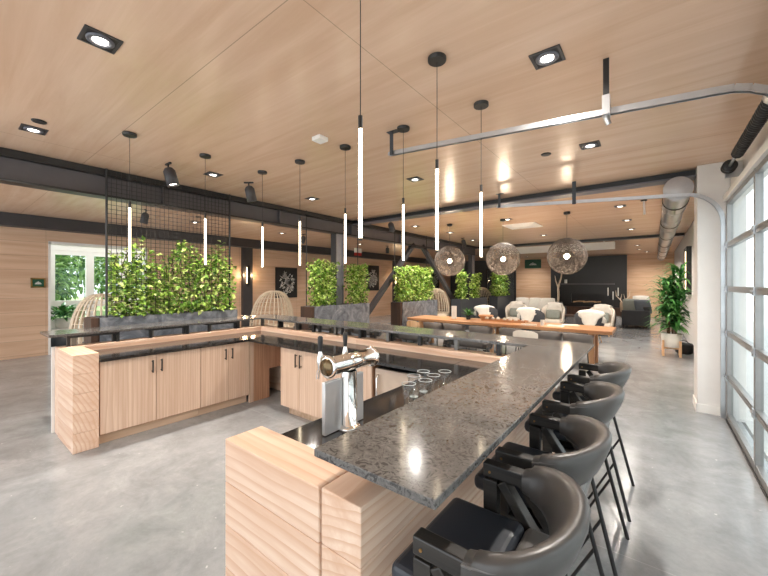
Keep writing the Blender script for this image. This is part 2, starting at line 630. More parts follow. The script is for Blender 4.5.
# steel beams
def ibeam_y(x, y0, y1, z0, z1, fw, name, mat, label, tf=.02):
    b = MB()
    b.box(x - fw / 2, x + fw / 2, y0, y1, z0, z0 + tf)
    b.box(x - fw / 2, x + fw / 2, y0, y1, z1 - tf, z1)
    b.box(x - .008, x + .008, y0, y1, z0, z1)
    return struct(b, name, mat, label)
web = struct(MB().box(-5.87, -5.85, -2.6, 13.69, 2.836, 3.09), 'trim_3', M['beamweb'], 'long charcoal steel ceiling beam running above the planters')
struct(MB().box(-5.96, -5.76, -2.6, 13.69, 2.81, 2.835), 'lower_flange', M['black'], parent=web)
struct(MB().box(-5.96, -5.76, -2.6, 13.69, 3.09, 3.175), 'upper_flange', M['black'], parent=web)
for k in range(8):
    struct(MB().box(-5.85, -5.78, -2.0 + 2.05 * k, -1.985 + 2.05 * k, 2.836, 3.09), 'stiffener', M['beamweb'], parent=web)
struct(MB().box(-11.195, -10.9, -2.6, 22.0, 2.90, 3.175), 'trim_4', M['beam'], 'dark steel beam along the top of the left wood wall')
bx = MB()
bx.box(-5.76, .43, 6.18, 6.42, 3.075, 3.095)
struct(bx, 'trim_5', M['beamgrey'], 'grey steel cross beam under the ceiling beyond the bar')
struct(MB().box(-5.76, .43, 6.24, 6.38, 3.096, 3.178), 'trim_12', M['black'], 'black strip standing in for the shaded gap above the cross beam')  # shaded gap over the flange drawn as a black strip
struct(MB().box(-5.76, .70, 13.7, 13.95, 3.10, 3.178), 'trim_6', M['black'], 'black cross beam under the ceiling above the lounge')
# steel columns on the beam line
def hcol(y, name, label, x=-5.86):
    c = MB()
    c.box(x - .08, x + .08, y + .24, y + .26, 0, 2.81)
    c.box(x - .01, x + .05, y + .02, y + .24, 0, 2.81)
    o = struct(c, name, M['litsteel'], label)
    struct(MB().box(x - .08, x + .08, y, y + .02, 0, 2.81), 'front_flange', M['beam'], parent=o)  # same paint on the shaded side, shade put into the darker colour
    return o
hcol(5.66, 'trim_7', 'steel column standing behind the planter with two ivy screens')
hcol(13.2, 'trim_8', 'far steel column beside the lounge planters')
br = MB()
br.bar((-5.86, 5.98, .10), (-5.86, 9.04, 2.86), .12, .12).bar((-5.86, 9.55, 2.86), (-5.86, 12.9, .10), .12, .12)
br.box(-5.92, -5.80, 8.85, 9.75, 2.76, 2.84)
struct(br, 'trim_9', M['beam'], 'pair of diagonal steel braces forming an A under the beam')
for k, y in enumerate((6.48, 15.2)):
    struct(MB().box(-11.2, -11.08, y, y + .36, 0, 2.90), 'trim_%d' % (10 + k), M['beam'],
           ['dark steel wall column carrying the sconce', 'far dark steel wall column behind the braces'][k])

# glazed sectional door on the right (built at x=.70 along y)
def garage(y0, y1, idx, label):
    H = 2.65
    root = MB()
    X0, X1 = .685, .735
    ns, sec = 2 if y1 - y0 < 2 else 2, H / 5
    for k in range(5):
        z0, z1 = k * sec, (k + 1) * sec
        root.box(X0, X1, y0, y1, z0, z0 + (.09 if k == 0 else .032))
        root.box(X0, X1, y0, y1, z1 - (.05 if k == 4 else .030), z1)
        root.box(X0 - .006, X0, y0, y1, z0 + .004, z0 + .012)
    for j in range(3):
        yc = y0 + .03 + (y1 - y0 - .06) * j / 2
        root.box(X0 - .004, X1, yc - .026, yc + .026, 0, H)
    d = struct(root, 'door_%d' % idx, M['alu'], label, bevel=.004)
    struct(MB().box(.712, .718, y0, y1, .08, H - .02), 'door_pane', M['glass'], parent=d)
    hg = MB()
    for k in range(1, 5):
        for j in range(3):
            yc = y0 + .03 + (y1 - y0 - .06) * j / 2
            hg.box(X0 - .016, X0 - .003, yc - .035, yc + .035, k * sec - .04, k * sec + .035)
            hg.tube([(X0 - .018, yc - .04, k * sec), (X0 - .018, yc + .04, k * sec)], .009, 6)
    struct(hg, 'door_hinge', M['galv'], parent=d)
    struct(MB().box(X0 - .01, X1, y0, y1, -.0, .022), 'door_seal', M['black'], parent=d)
    tr = MB().box(X0 - .03, .745, y0 - .02, y1 + .02, H + .0, H + .07)
    struct(tr, 'door_head', M['white'], parent=d)
    return d
garage(2.86, 5.88, 1, 'aluminium framed glazed sectional door on the right')
garage(-.76, 2.26, 2, 'aluminium framed glazed sectional door nearest the camera')

# outside ground and trees
struct(MB().box(-60, -14.0, -40, 60, -.2, -.05), 'lawn_outside', M['lawn'], 'lawn outside the left window')
struct(MB().box(.86, 40, -30, 60, -.2, -.02), 'paving_outside', M['paving'], 'pale paving outside the glazed door')
t = thing('garden_building', 'pale panelled building across the paving outside the glazed door', 'building', (13.0, 6.0, -.02))
fb = MB()
for k in range(16):
    fb.box(-.06, .0, -16 + 2 * k + .02, -14 + 2 * k - .02, .2, 4.4)
fb.box(0, 4, -16, 16, 0, 4.4)
fb.build('wall', M['facade'], t)
MB().box(-.4, 4.2, -16.2, 16.2, 4.4, 4.6).build('roof', M['beamgrey'], t)
def tree(loc, r, h, label, n=900):
    t = thing('tree', label, 'tree', loc, 0, 'garden trees outside the left window')
    MB().tube([(0, 0, 0), (.05, 0, h * .4), (0, .1, h * .75)], [.16, .12, .05], 8).build('trunk', M['bark'], t)
    f = MB()
    for _ in range(n):
        d = Vector((random.gauss(0, 1), random.gauss(0, 1), random.gauss(0, 1))).normalized()
        k = random.random() ** .35
        p = Vector((d.x * r * k, d.y * r * k, h * .58 + d.z * h * .45 * k))
        f.leaf(p, d + Vector((random.uniform(-.6, .6), random.uniform(-.6, .6), random.uniform(-.6, .3))), (0, 0, 1), random.uniform(.22, .5), random.uniform(.15, .3))
    f.build('foliage', M['tree'], t)
    return t
tree((-21.5, 2.9, -.05), 1.0, 3.6, 'small pale tree at the left edge of the window')
tree((-28, 4.6, -.05), 2.4, 6.5, 'dense dark tree in the left pane of the window', 1600)
tree((-31, 11.5, -.05), 2.6, 6.8, 'tall leafy tree in the right pane of the window', 1600)
tree((-24, 6.6, -.05), 1.2, 4.4, 'light green tree nearest the right pane of the window')
tree((-38, 8.0, -.05), 3.2, 7.5, 'broad tree at the back of the garden right of the others', 1600)
tree((-38, 0.5, -.05), 3.0, 7.2, 'broad tree at the back of the garden left of the others', 1600)
sh = MB()
for _ in range(260):
    d = Vector((random.gauss(0, 1), random.gauss(0, 1), abs(random.gauss(0, .7)))).normalized()
    sh.leaf(d * .38 + Vector((0, 0, .3)), d, (0, 0, 1), .2, .13)
shr = thing('garden_shrub', 'low round shrub on the lawn outside the window', 'shrub', (-20.5, 3.9, -.05))
sh.build('foliage', M['tree'], shr)
MB().tube([(0, 0, 0), (0, 0, .4)], .03, 6).build('stem', M['bark'], shr)

# ------------------------------------------------------------------ BAR: timber stacks, bar wall, worktops, bar tops
TH = .957 / 5
def stack(x0, x1, y0, y1, label):
    t = thing('timber_stack', label, 'bar end', ((x0 + x1) / 2, (y0 + y1) / 2, 0))
    hx, hy = (x1 - x0) / 2, (y1 - y0) / 2
    for k in range(5):
        o = MB().box(-hx, hx, -hy, hy, -TH / 2 + .001, TH / 2 - .001).build('timber', M['fir_x'], t, .004)
        o.location = (0, 0, TH * (k + .5))
    return t
stack(-5.085, -4.445, .83, 1.035, 'stack of five fir timbers at the left end of the bar')
stack(-1.525, -.905, .805, .99, 'stack of five fir timbers nearest the camera, beside the beer tap')
bw = thing('bar_wall', 'U-shaped low wall of stacked fir timbers carrying the bar top', 'bar', (-3.0, 2.2, 0))
def wt(x0, x1, y0, y1, z0, z1, mat):
    cx, cy, cz = (x0 + x1) / 2, (y0 + y1) / 2, (z0 + z1) / 2
    o = MB().box(x0 - cx, x1 - cx, y0 - cy, y1 - cy, z0 - cz + .001, z1 - cz - .001).build('timber', mat, bw, .004)
    o.location = (cx + 3.0, cy - 2.2, cz)
for k in range(5):
    z0, z1 = TH * k, TH * (k + 1)
    wt(-.90, -.72, .812, 2.1 + .25 * (k % 2), z0, z1, M['fir_y'])
    wt(-.90, -.72, 2.1 + .25 * (k % 2), 3.48, z0, z1, M['fir_y'])
    wt(-5.27, -5.09, .835, 3.48, z0, z1, M['fir_y'])
    wt(-5.09, -3.0, 3.29, 3.47, z0, z1, M['fir_x'])
    wt(-3.0, -.90, 3.29, 3.47, z0, z1, M['fir_x'])
MB().box(-5.305 + 3, -5.275 + 3, .81 - 2.2, 3.5 - 2.2, 0, .95).build('cladding', M['white'], bw)

def worktop():
    t = thing('worktop', 'U-shaped polished black stone worktop inside the bar', 'worktop', (-3, 2.2, .86))
    for x0, x1, y0, y1 in ((-5.085, -4.42, 1.04, 3.285), (-4.418, -1.502, 2.66, 3.285), (-1.50, -.905, .995, 3.285)):
        MB().box(x0 + 3, x1 + 3, y0 - 2.2, y1 - 2.2, 0, .03).build('stone_slab', M['stone'], t, .003)
worktop()
def bartop():
    t = thing('granite_counter', 'raised U-shaped grey granite bar top on short posts', 'bar top', (-3, 2.2, 1.075))
    for x0, x1, y0, y1 in ((-5.60, -5.10, .76, 3.76), (-5.098, -1.252, 3.29, 3.76), (-1.25, -.44, 3.29, 3.72), (-.90, -.44, .78, 3.289)):
        MB().box(x0 + 3, x1 + 3, y0 - 2.2, y1 - 2.2, 0, .027).build('granite_slab', M['granite'], t, .003)
    ps = [(-.81, y) for y in (1.0, 1.9, 2.8)] + [(-5.18, y) for y in (.98, 1.35, 1.75, 2.15, 2.5, 2.9, 3.38)] + [(x, 3.38) for x in (-4.72, -4.3, -3.9, -3.45, -3.0, -2.55, -2.1, -1.65, -1.2, -.81)]
    for i, (x, y) in enumerate(ps):
        MB().box(x + 3 - .02, x + 3 + .02, y - 2.2 - .02, y - 2.2 + .02, -.117, -.001).build('post', M['steelpost'] if i % 2 else M['black'], t)
    # flat black support arms under the overhang
    for y in (1.15, 1.95, 2.7):
        MB().box(-5.5 + 3, -5.12 + 3, y - 2.2 - .24, y - 2.2 + .24, -.026, -.002).box(-5.16 + 3, -5.12 + 3, y - 2.2 + .21, y - 2.2 + .24, -.118, -.02).box(-5.16 + 3, -5.12 + 3, y - 2.2 - .24, y - 2.2 - .21, -.118, -.02).build('support_arm', M['black'], t)
    for x in (-4.5, -3.6, -2.75, -1.9):
        MB().box(x + 3 - .24, x + 3 + .24, 3.42 - 2.2, 3.72 - 2.2, -.026, -.002).box(x + 3 + .21, x + 3 + .24, 3.41 - 2.2, 3.45 - 2.2, -.118, -.02).box(x + 3 - .24, x + 3 - .21, 3.41 - 2.2, 3.45 - 2.2, -.118, -.02).build('support_arm', M['black'], t)
    for y in (1.25, 2.2, 3.1):
        MB().box(-.74 + 3, -.56 + 3, y - 2.2 - .03, y - 2.2 + .03, -.02, -.001).build('bracket', M['black'], t)
bartop()

# ------------------------------------------------------------------ cabinets
def pull(parent, x, y, z0, z1, face):
    """thin black bar handle; face = outward direction (dx,dy)"""
    dx, dy = face
    m = MB()
    m.bar((x + dx * .03, y + dy * .03, z0), (x + dx * .03, y + dy * .03, z1), .012, .012)
    for z in (z0 + .015, z1 - .015):
        m.bar((x, y, z), (x + dx * .03, y + dy * .03, z), .01, .01)
    m.build('handle', M['black'], parent)
def cab_left(y0, ym, y1, label):
    t = thing('base_cabinet', label, 'cabinet', (-4.7, (y0 + y1) / 2, 0), 0, 'left arm base cabinets')
    o = (y0 + y1) / 2
    MB().box(-.36, .215, y0 - o, y1 - o, .10, .855).build('body', M['cab_dark'], t)
    MB().box(-.34, .17, y0 - o, y1 - o, 0, .10).build('toe_kick', M['kick'], t)
    for a, b, hy in ((y0, ym, ym - .045), (ym, y1, ym + .045)):
        d = MB().box(.216, .238, a - o + .002, b - o - .002, .112, .852).build('door', M['cab'], t, .002)
        pull(d, .238, hy - o, .66, .80, (1, 0))
cab_left(1.045, 1.557, 2.044, 'two-door wood cabinet next to the left timber stack')
cab_left(2.046, 2.40, 2.70, 'narrower two-door wood cabinet nearest the inner corner of the bar')
t = thing('corner_panel', 'dark-grained wood panel in the inner corner of the bar with a low cut-out', 'panel', (-4.47, 3.0, 0))
MB().box(-.02, .02, -.295, -.24, 0, .855).build('filler_strip', M['cab'], t)
MB().box(-.012, .012, -.24, .02, 0, .855).box(-.012, .012, .02, .27, .42, .855).build('panel', M['cab_dark'], t)
MB().box(-.50, -.45, -.20, .27, 0, .40).build('back_panel', M['black'], t)
t = thing('base_cabinet', 'two-door wood cabinet under the back worktop behind the beer tap', 'cabinet', (-3.34, 2.98, 0))
MB().box(-.43, .43, -.24, .29, .10, .855).build('body', M['cab_dark'], t)
MB().box(-.36, .43, -.18, .28, 0, .10).build('toe_kick', M['kick'], t)
for a, b, hx in ((-.43, -.06, -.10), (-.06, .43, -.02)):
    d = MB().box(a + .002, b - .002, -.262, -.241, .112, .852).build('door', M['cab'], t, .002)
    pull(d, hx, -.262, .64, .80, (0, -1))
t = thing('base_cabinet', 'plain wood panel cabinet right of the beer tap, next to the cooler', 'cabinet', (-2.58, 2.98, 0))
MB().box(-.32, .32, -.24, .29, .10, .855).build('body', M['cab_dark'], t)
MB().box(-.32, .32, -.18, .28, 0, .10).build('toe_kick', M['kick'], t)
MB().box(-.318, .318, -.262, -.241, .112, .852).build('door', M['cab'], t, .002)
t = thing('undercounter_cooler', 'beige undercounter cooler with upright steel handle below the back worktop', 'cooler', (-1.93, 2.98, 0))
MB().box(-.31, .31, -.20, .29, .06, .80).build('body', M['black'], t)
d = MB().box(-.308, .308, -.235, -.201, .08, .80).build('door', M['cooler'], t, .004)
MB().tube([(-.26, -.245, .42), (-.26, -.27, .44), (-.26, -.27, .72), (-.26, -.245, .74)], .011, 8).build('handle', M['chrome'], d)

# ------------------------------------------------------------------ beer tap tower
t = thing('beer_tower', 'chrome T-shaped beer tap tower on the black worktop', 'beer tap', (-1.29, 1.36, .89))
MB().lathe([(.065, 0), (.065, .008), (.052, .016), (.044, .02), (.044, .30)], n=28).build('column', M['chrome'], t)
MB().lathe([(.040, -.155), (.046, -.155), (.046, .195), (.040, .195)], (0, 0, .345), 28, 'y').build('cross_tube', M['chrome'], t)
for y, s_ in ((-.158, -1), (.175, 1)):
    MB().lathe([(.046, y), (.056, y + .002), (.058, y + .010), (.056, y + .018), (.046, y + .02)], (0, 0, .345), 28, 'y').build('end_ring', M['chrome'], t)
MB().lathe([(.0005, -.170), (.040, -.168), (.046, -.156)], (0, 0, .345), 24, 'y').build('end_cap', M['capbrown'], t)
for y in (-.155 + .03, .06):
    f = MB().tube([(-.04, y, .345), (-.075, y, .345)], [.018, .016], 12).lathe([(.012, -.045), (.016, -.02), (.02, 0), (.016, .025), (.009, .05)], (-.085, y, .36), 12).tube([(-.085, y, .33), (-.10, y, .30), (-.105, y, .265)], [.011, .009, .009], 8).build('faucet', M['chrome'], t)
    MB().lathe([(.007, 0), (.011, .015), (.014, .06), (.014, .078), (.008, .085)], (-.085, y, .405), 12).build('tap_handle', M['black'], f)
for y0, y1 in ((-.165, -.045), (.045, .125)):
    MB().box(-.03, -.005, y0, y1, .003, .268).build('side_panel', M['brushed'], t, .004)
MB().box(-.022, -.012, -.045, .045, .02, .26).build('back_strip', M['black'], t)

# pint glasses
def pint():
    t = thing('pint_glass', '', 'glass', (0, 0, .89))
    MB().lathe([(.0005, .004), (.027, .004), (.030, 0), (.0305, .01), (.044, .145), (.0425, .146), (.029, .014), (.0005, .012)], n=24).build('bowl', M['drink'], t)
    MB().tube([(.0435 * math.cos(k * PI / 12), .0435 * math.sin(k * PI / 12), .146) for k in range(24)], .0017, 6, closed=True).build('rim', M['rim'], t)
    MB().lathe([(.0005, .003), (.028, .003), (.0295, .008), (.0005, .010)], n=20).build('base', M['rim'], t)
    return t
gl0 = pint()
gspots = [(-1.20, 1.80, 'pint glass nearest the beer tap at the front of the cluster'),
          (-1.16, 1.93, 'pint glass second from the front, against the bar top'),
          (-1.28, 1.98, 'pint glass on the inner side of the cluster, behind the front glass'),
          (-1.18, 2.07, 'pint glass in the middle of the cluster beside the bar top'),
          (-1.29, 2.12, 'pint glass standing at the back left of the cluster'),
          (-1.17, 2.21, 'pint glass farthest from the beer tap, at the back right')]
for i, (x, y, l) in enumerate(gspots):
    if i == 0:
        gl0.location = (x, y, .89)
        gl0['label'] = l
        gl0['group'] = 'pint glasses on the black worktop'
    else:
        dup(gl0, (x, y, .89), 0, l, 'pint glasses on the black worktop')

# ------------------------------------------------------------------ bar stools
def make_stool():
    t = thing('bar_stool', '', 'bar stool')
    # seat: rounded slab
    def slab(x0, x1, y0, y1, z0, z1):
        return MB().box(x0, x1, y0, y1, z0, z1)
    slab(-.32, -.035, -.225, .225, .725, .795).build('seat', M['navy'], t, .028, 4)
    slab(-.034, .10, -.225, .225, .725, .792).build('seat_rear', M['greyleather2'], t, .026, 4)
    MB().box(-.25, .07, -.19, .19, .69, .725).build('seat_frame', M['black'], t)
    # curved back band
    rings = []
    path = []
    for x in (-.05, -.025):
        path.append((x, -.25, 0, -1))
    for k in range(17):
        a = -PI / 2 + PI * k / 16
        path.append((-.02 + .155 * math.cos(a), .25 * math.sin(a), math.cos(a), math.sin(a)))
    for x in (-.025, -.05):
        path.append((x, .25, 0, 1))
    L = len(path)
    for i, (x, y, nx, ny) in enumerate(path):
        u = abs(i / (L - 1) * 2 - 1)
        zt = .965 + .055 * (1 - u ** 2)
        zb = .888 - .045 * (1 - u ** 2.2)
        zc, hz, ht = (zt + zb) / 2, (zt - zb) / 2, .036
        ring = []
        for k in range(14):
            a = 2 * PI * k / 14
            ca, sa = math.cos(a), math.sin(a)
            e = lambda q: math.copysign(abs(q) ** .7, q)
            off = ht * e(ca) + .04 * (e(sa) * hz / .1) * (1 - u ** 2)
            ring.append((x + nx * off, y + ny * off, zc + hz * e(sa)))
        rings.append(ring)
    bk = MB().loft(rings).build('backrest', M['greyleather'], t)
    # piping seam along the top of the back
    MB().tube([(x + nx * (.030 + .014 * (1 - (i / (L - 1) * 2 - 1) ** 2)), y + ny * (.030 + .014 * (1 - (i / (L - 1) * 2 - 1) ** 2)), .952 + .03 * (1 - (i / (L - 1) * 2 - 1) ** 2)) for i, (x, y, nx, ny) in enumerate(path)], .004, 6).build('piping', M['greyleather2'], bk)
    for s in (-1, 1):
        y = .25 * s
        a = MB().box(-.20, -.04, y - .024, y + .024, .905, .958).build('armrest', M['blackwood'], t, .006)
        MB().tube([(-.172, y - .027, .928), (-.172, y + .027, .928)], .005, 8).build('dowel', M['brass'], a)
        p = MB()
        p.box(-.20, -.145, y - .02, y + .02, .66, .895)
        p.build('arm_post', M['blackwood'], t, .004)
        MB().bar((-.13, y, .90), (.02, y, .69), .036, .05, (0, 1, 0)).build('arm_brace', M['blackwood'], t, .004)
        MB().bar((-.19, y, .69), (.05, y, .68), .036, .04).build('side_rail', M['blackwood'], t, .004)
        MB().tube([(-.18, y * .96, .69), (-.22, y * 1.06, 0)], .011, 8).build('leg', M['black'], t)
        MB().tube([(.02, y * .93, .70), (.19, y * 1.08, 0)], .011, 8).build('leg', M['black'], t)
        MB().tube([(.10, y * 1.01, .37), (-.06, y * 1.04, .06), (-.212, y * 1.05, .08)], .008, 6).build('stretcher', M['black'], t)
    MB().tube([(-.204, -.26, .26), (-.204, .26, .26)], .010, 8).build('footrest', M['black'], t)
    MB().box(-.19, .05, -.23, .23, .665, .69).build('cross_rail', M['black'], t)
    return t
st0 = make_stool()
SX = -.33
stools = [(SX, 1.085, 0, 'grey leather bar stool nearest the camera at the granite bar', 'bar stools along the right side'),
          (SX, 1.715, 0, 'second grey leather bar stool from the camera along the right side', 'bar stools along the right side'),
          (SX, 2.485, 0, 'third grey leather bar stool from the camera along the right side', 'bar stools along the right side'),
          (SX, 3.24, 0, 'farthest grey leather bar stool along the right side, by the bar corner', 'bar stools along the right side'),
          (-4.35, 4.08, PI / 2, 'bar stool behind the back bar, at the left corner', 'bar stools behind the back bar'),
          (-3.5, 4.08, PI / 2, 'bar stool behind the back bar, second from the left corner', 'bar stools behind the back bar'),
          (-2.65, 4.08, PI / 2, 'bar stool behind the back bar, third from the left corner', 'bar stools behind the back bar'),
          (-1.8, 4.08, PI / 2, 'bar stool behind the back bar, nearest the right granite counter', 'bar stools behind the back bar')]
for i, (x, y, r, l, g) in enumerate(stools):
    if i == 0:
        st0.location = (x, y, 0)
        st0['label'] = l
        st0['group'] = g
    else:
        dup(st0, (x, y, 0), r, l, g)

# ------------------------------------------------------------------ linear pendants
def pendant():
    t = thing('pendant_lamp', '', 'pendant lamp', (0, 0, CZ))
    MB().lathe([(.058, -.028), (.062, -.024), (.062, -.001)], n=24).build('canopy', M['black'], t)
    MB().tube([(0, 0, -.028), (0, 0, -.69)], .0025, 6).build('cord', M['black'], t)
    MB().cyl((0, 0, 0), .0115, -.755, -.69, 14).build('cap', M['black'], t)
    MB().cyl((0, 0, 0), .0095, -1.30, -.755, 14).build('light_tube', M['tube'], t)
    MB().cyl((0, 0, 0), .0105, -1.312, -1.30, 14).build('end_cap', M['black'], t)
    return t
pn0 = pendant()
pspots = [(-4.22, 1.23, 'slim tube pendant above the left arm, nearest the timber stack'),
          (-4.22, 1.985, 'slim tube pendant above the left arm, second from the timber stack'),
          (-4.22, 2.75, 'slim tube pendant above the left back corner of the bar'),
          (-3.49, 2.80, 'slim tube pendant above the back arm, second from the left corner'),
          (-2.72, 2.81, 'slim tube pendant above the back arm in front of the steel column'),
          (-1.945, 2.82, 'slim tube pendant above the back arm, in front of the left diagonal brace'),
          (-1.165, 2.85, 'slim tube pendant at the right back corner of the bar'),
          (-1.165, 2.09, 'slim tube pendant above the right arm, in the middle of its row'),
          (-1.165, 1.312, 'slim tube pendant above the beer tap, closest to the camera')]
for i, (x, y, l) in enumerate(pspots):
    if i == 0:
        pn0.location = (x, y, CZ)
        pn0['label'] = l
        pn0['group'] = 'tube pendants above the bar'
    else:
        dup(pn0, (x, y, CZ), 0, l, 'tube pendants above the bar')

# ------------------------------------------------------------------ recessed downlights
def downlight():
    t = thing('downlight', '', 'downlight', (0, 0, CZ))
    f = MB()
    a, b = .095, .078
    for x0, x1, y0, y1 in ((-a, a, -a, -b), (-a, a, b, a), (-a, -b, -b, b), (b, a, -b, b)):
        f.box(x0, x1, y0, y1, -.008, -.001)
    f.build('frame', M['beam'], t)
    MB().box(-b, b, -b, b, -.004, -.001).build('housing', M['black'], t)
    MB().lathe([(.072, -.005), (.072, -.012), (.050, -.016), (.050, -.005)], n=24).build('ring', M['beamgrey'], t)
    MB().cyl((0, 0, 0), .040, -.012, -.005, 24).build('lens', M['dl'], t)
    return t
dl0 = downlight()
DLG = 'recessed square downlights'
dls = [(-2.745, .645, 'largest square downlight in the upper left corner of the picture'),
       (-4.86, .615, 'square downlight beside the small black speaker at far left'),
       (-.575, 2.54, 'square downlight right of the nearest pendants, before the hanging strap'),
       (-.565, 4.435, 'square downlight between the two door tracks'),
       (-4.87, 2.40, 'square downlight between the two pendants nearest the ivy screen'),
       (-4.855, 4.17, 'square downlight above the left back corner of the bar'),
       (-2.765, 4.31, 'square downlight under the end of the near door track'),
       (-.54, 8.26, 'square downlight beyond the cross beam, nearest the duct'),
       (-.53, 10.17, 'second square downlight in the row beside the duct'),
       (-.528, 11.9, 'third square downlight in the row beside the duct'),
       (-2.75, 11.7, 'small square downlight beyond the white ceiling vent'),
       (-5.0, 7.8, 'square downlight over the left end of the long table'),
       (-4.8, 9.4, 'square downlight above the leftmost globe pendant'),
       (-5.0, 11.5, 'far square downlight beyond the leftmost globe pendant'),
       (-2.75, 8.3, 'square downlight over the middle of the long table'),
       (-8.98, 3.97, 'square downlight beyond the ivy screen, left'),
       (-8.85, 6.43, 'square downlight over the wicker hood chair'),
       (-8.9, 10.0, 'square downlight left of the braces near the exit sign'),
       (-8.5, 14.0, 'farthest square downlight by the left wall'),
       (-.55, 17.0, 'square downlight in front of the fireplace wall, right'),
       (-.55, 19.0, 'square downlight nearest the right fireplace wall corner'),
       (-4.6, 15.4, 'square downlight placed over the far sofa to brighten its pillows'),  # shifted here to brighten the pillows on the far sofa
       (-5.75, 20.6, 'added square downlight brightening the far wall by the green sign'),  # extra lamp added because the far boards came out too dark
       (-.3, 20.6, 'added square downlight brightening the right end of the far wall')]  # extra lamp added to lift the far wall here
for i, (x, y, l) in enumerate(dls):
    if i == 0:
        d = dl0
        d.location = (x, y, CZ)
        d['label'] = l
        d['group'] = DLG
    else:
        d = dup(dl0, (x, y, CZ), 0, l, DLG)
    lamp('SPOT', 'downlight_beam', (0, 0, -.03), DL_POWER, (1, .93, .85), d, .05, math.radians(150), .9)

# black cylinder spotlights
def spotlight():
    t = thing('ceiling_spotlight', '', 'spotlight', (0, 0, CZ))
    MB().box(-.07, .07, -.012, .012, -.02, -.001).build('mount', M['black'], t)
    MB().tube([(0, 0, -.02), (0, 0, -.06)], .01, 8).build('stem', M['black'], t)
    h = MB().lathe([(.015, .0), (.045, -.012), (.070, -.05), (.072, -.23), (.062, -.23), (.062, -.20)], n=20).build('housing', M['beam'], t)
    h.location = (0, 0, -.055)
    l = MB().cyl((0, 0, 0), .061, -.205, -.20, 20).build('lens', M['dl'], h)
    return t, h
s0, h0 = spotlight()
h0.rotation_euler = (math.radians(12), math.radians(-8), 0)
sps = [(-4.87, 1.83, 'black cylinder spotlight above the ivy screen, nearest'),
       (-4.82, 2.91, 'black cylinder spotlight near the right end of the ivy screen'),
       (-5.0, 6.70, 'black cylinder spotlight above the left diagonal brace'),
       (-8.3, 2.70, 'black cylinder spotlight seen through the wire mesh'),
       (-8.5, 6.97, 'black cylinder spotlight beyond the beam above the wall picture'),
       (-8.5, 11.2, 'black cylinder spotlight near the far wall column'),
       (-5.05, 10.8, 'black cylinder spotlight over the leftmost globe pendant')]
for i, (x, y, l) in enumerate(sps):
    if i == 0:
        s = s0
        s.location = (x, y, CZ)
        s['label'] = l
        s['group'] = 'black ceiling spotlights'
    else:
        s = dup(s0, (x, y, CZ), (0, .6, -.3, 2.6, 3.4, 1.2, -.4)[i], l, 'black ceiling spotlights')

# small ceiling fittings
t = thing('smoke_detector', 'white square detector on the ceiling between the pendants', 'detector', (-2.757, 2.473, CZ))
MB().box(-.06, .06, -.06, .06, -.045, -.001).build('body', M['white'], t, .006, 2)
for x, y, l in ((-4.57, .615, 'small black ceiling speaker beside the leftmost downlight'),
                (-1.014, 4.424, 'small black ceiling disc between the door tracks'),
                (-2.9, 6.75, 'flat black ceiling disc just beyond the cross beam'),
                (-1.5, 6.75, 'flat black ceiling disc under the right half of the cross beam'),
                (-8.2, 3.7, 'flat black ceiling disc seen through the wire mesh')):
    t = thing('ceiling_speaker', l, 'speaker', (x, y, CZ), 0, 'small black ceiling discs')
    MB().lathe([(.05, -.012), (.055, -.008), (.055, -.001)], n=20).build('grille', M['black'], t)
t = thing('ceiling_vent', 'white square air vent on the ceiling near the middle globe', 'vent', (-2.74, 9.47, CZ))
MB().box(-.40, .40, -.40, .40, -.02, -.001).build('frame', M['white'], t)
for k in range(5):
    MB().box(-.34 + .05 * k, .34 - .05 * k, -.34 + .05 * k, .34 - .05 * k, -.022 - .006 * (k + 1), -.02 - .006 * k).build('louvre', M['white'], t)
t = thing('projection_screen_case', 'long white screen housing hanging below the ceiling in front of the fireplace', 'screen', (-3.1, 14.5, CZ))
MB().box(-2.0, 2.0, -.12, .12, -.31, -.06).build('case', M['white'], t, .01)
MB().box(-1.7, -1.66, -.02, .02, -.06, 0).box(1.66, 1.7, -.02, .02, -.06, 0).build('hanger', M['white'], t)
t = thing('sprinkler_drop', 'white sprinkler pipe dropping from the ceiling left of the duct', 'sprinkler', (-.16, 7.94, CZ))
MB().lathe([(.05, -.02), (.05, -.001)], n=16).build('plate', M['black'], t)
MB().tube([(0, 0, -.02), (.01, .02, -.26)], .016, 8).build('pipe', M['white'], t)

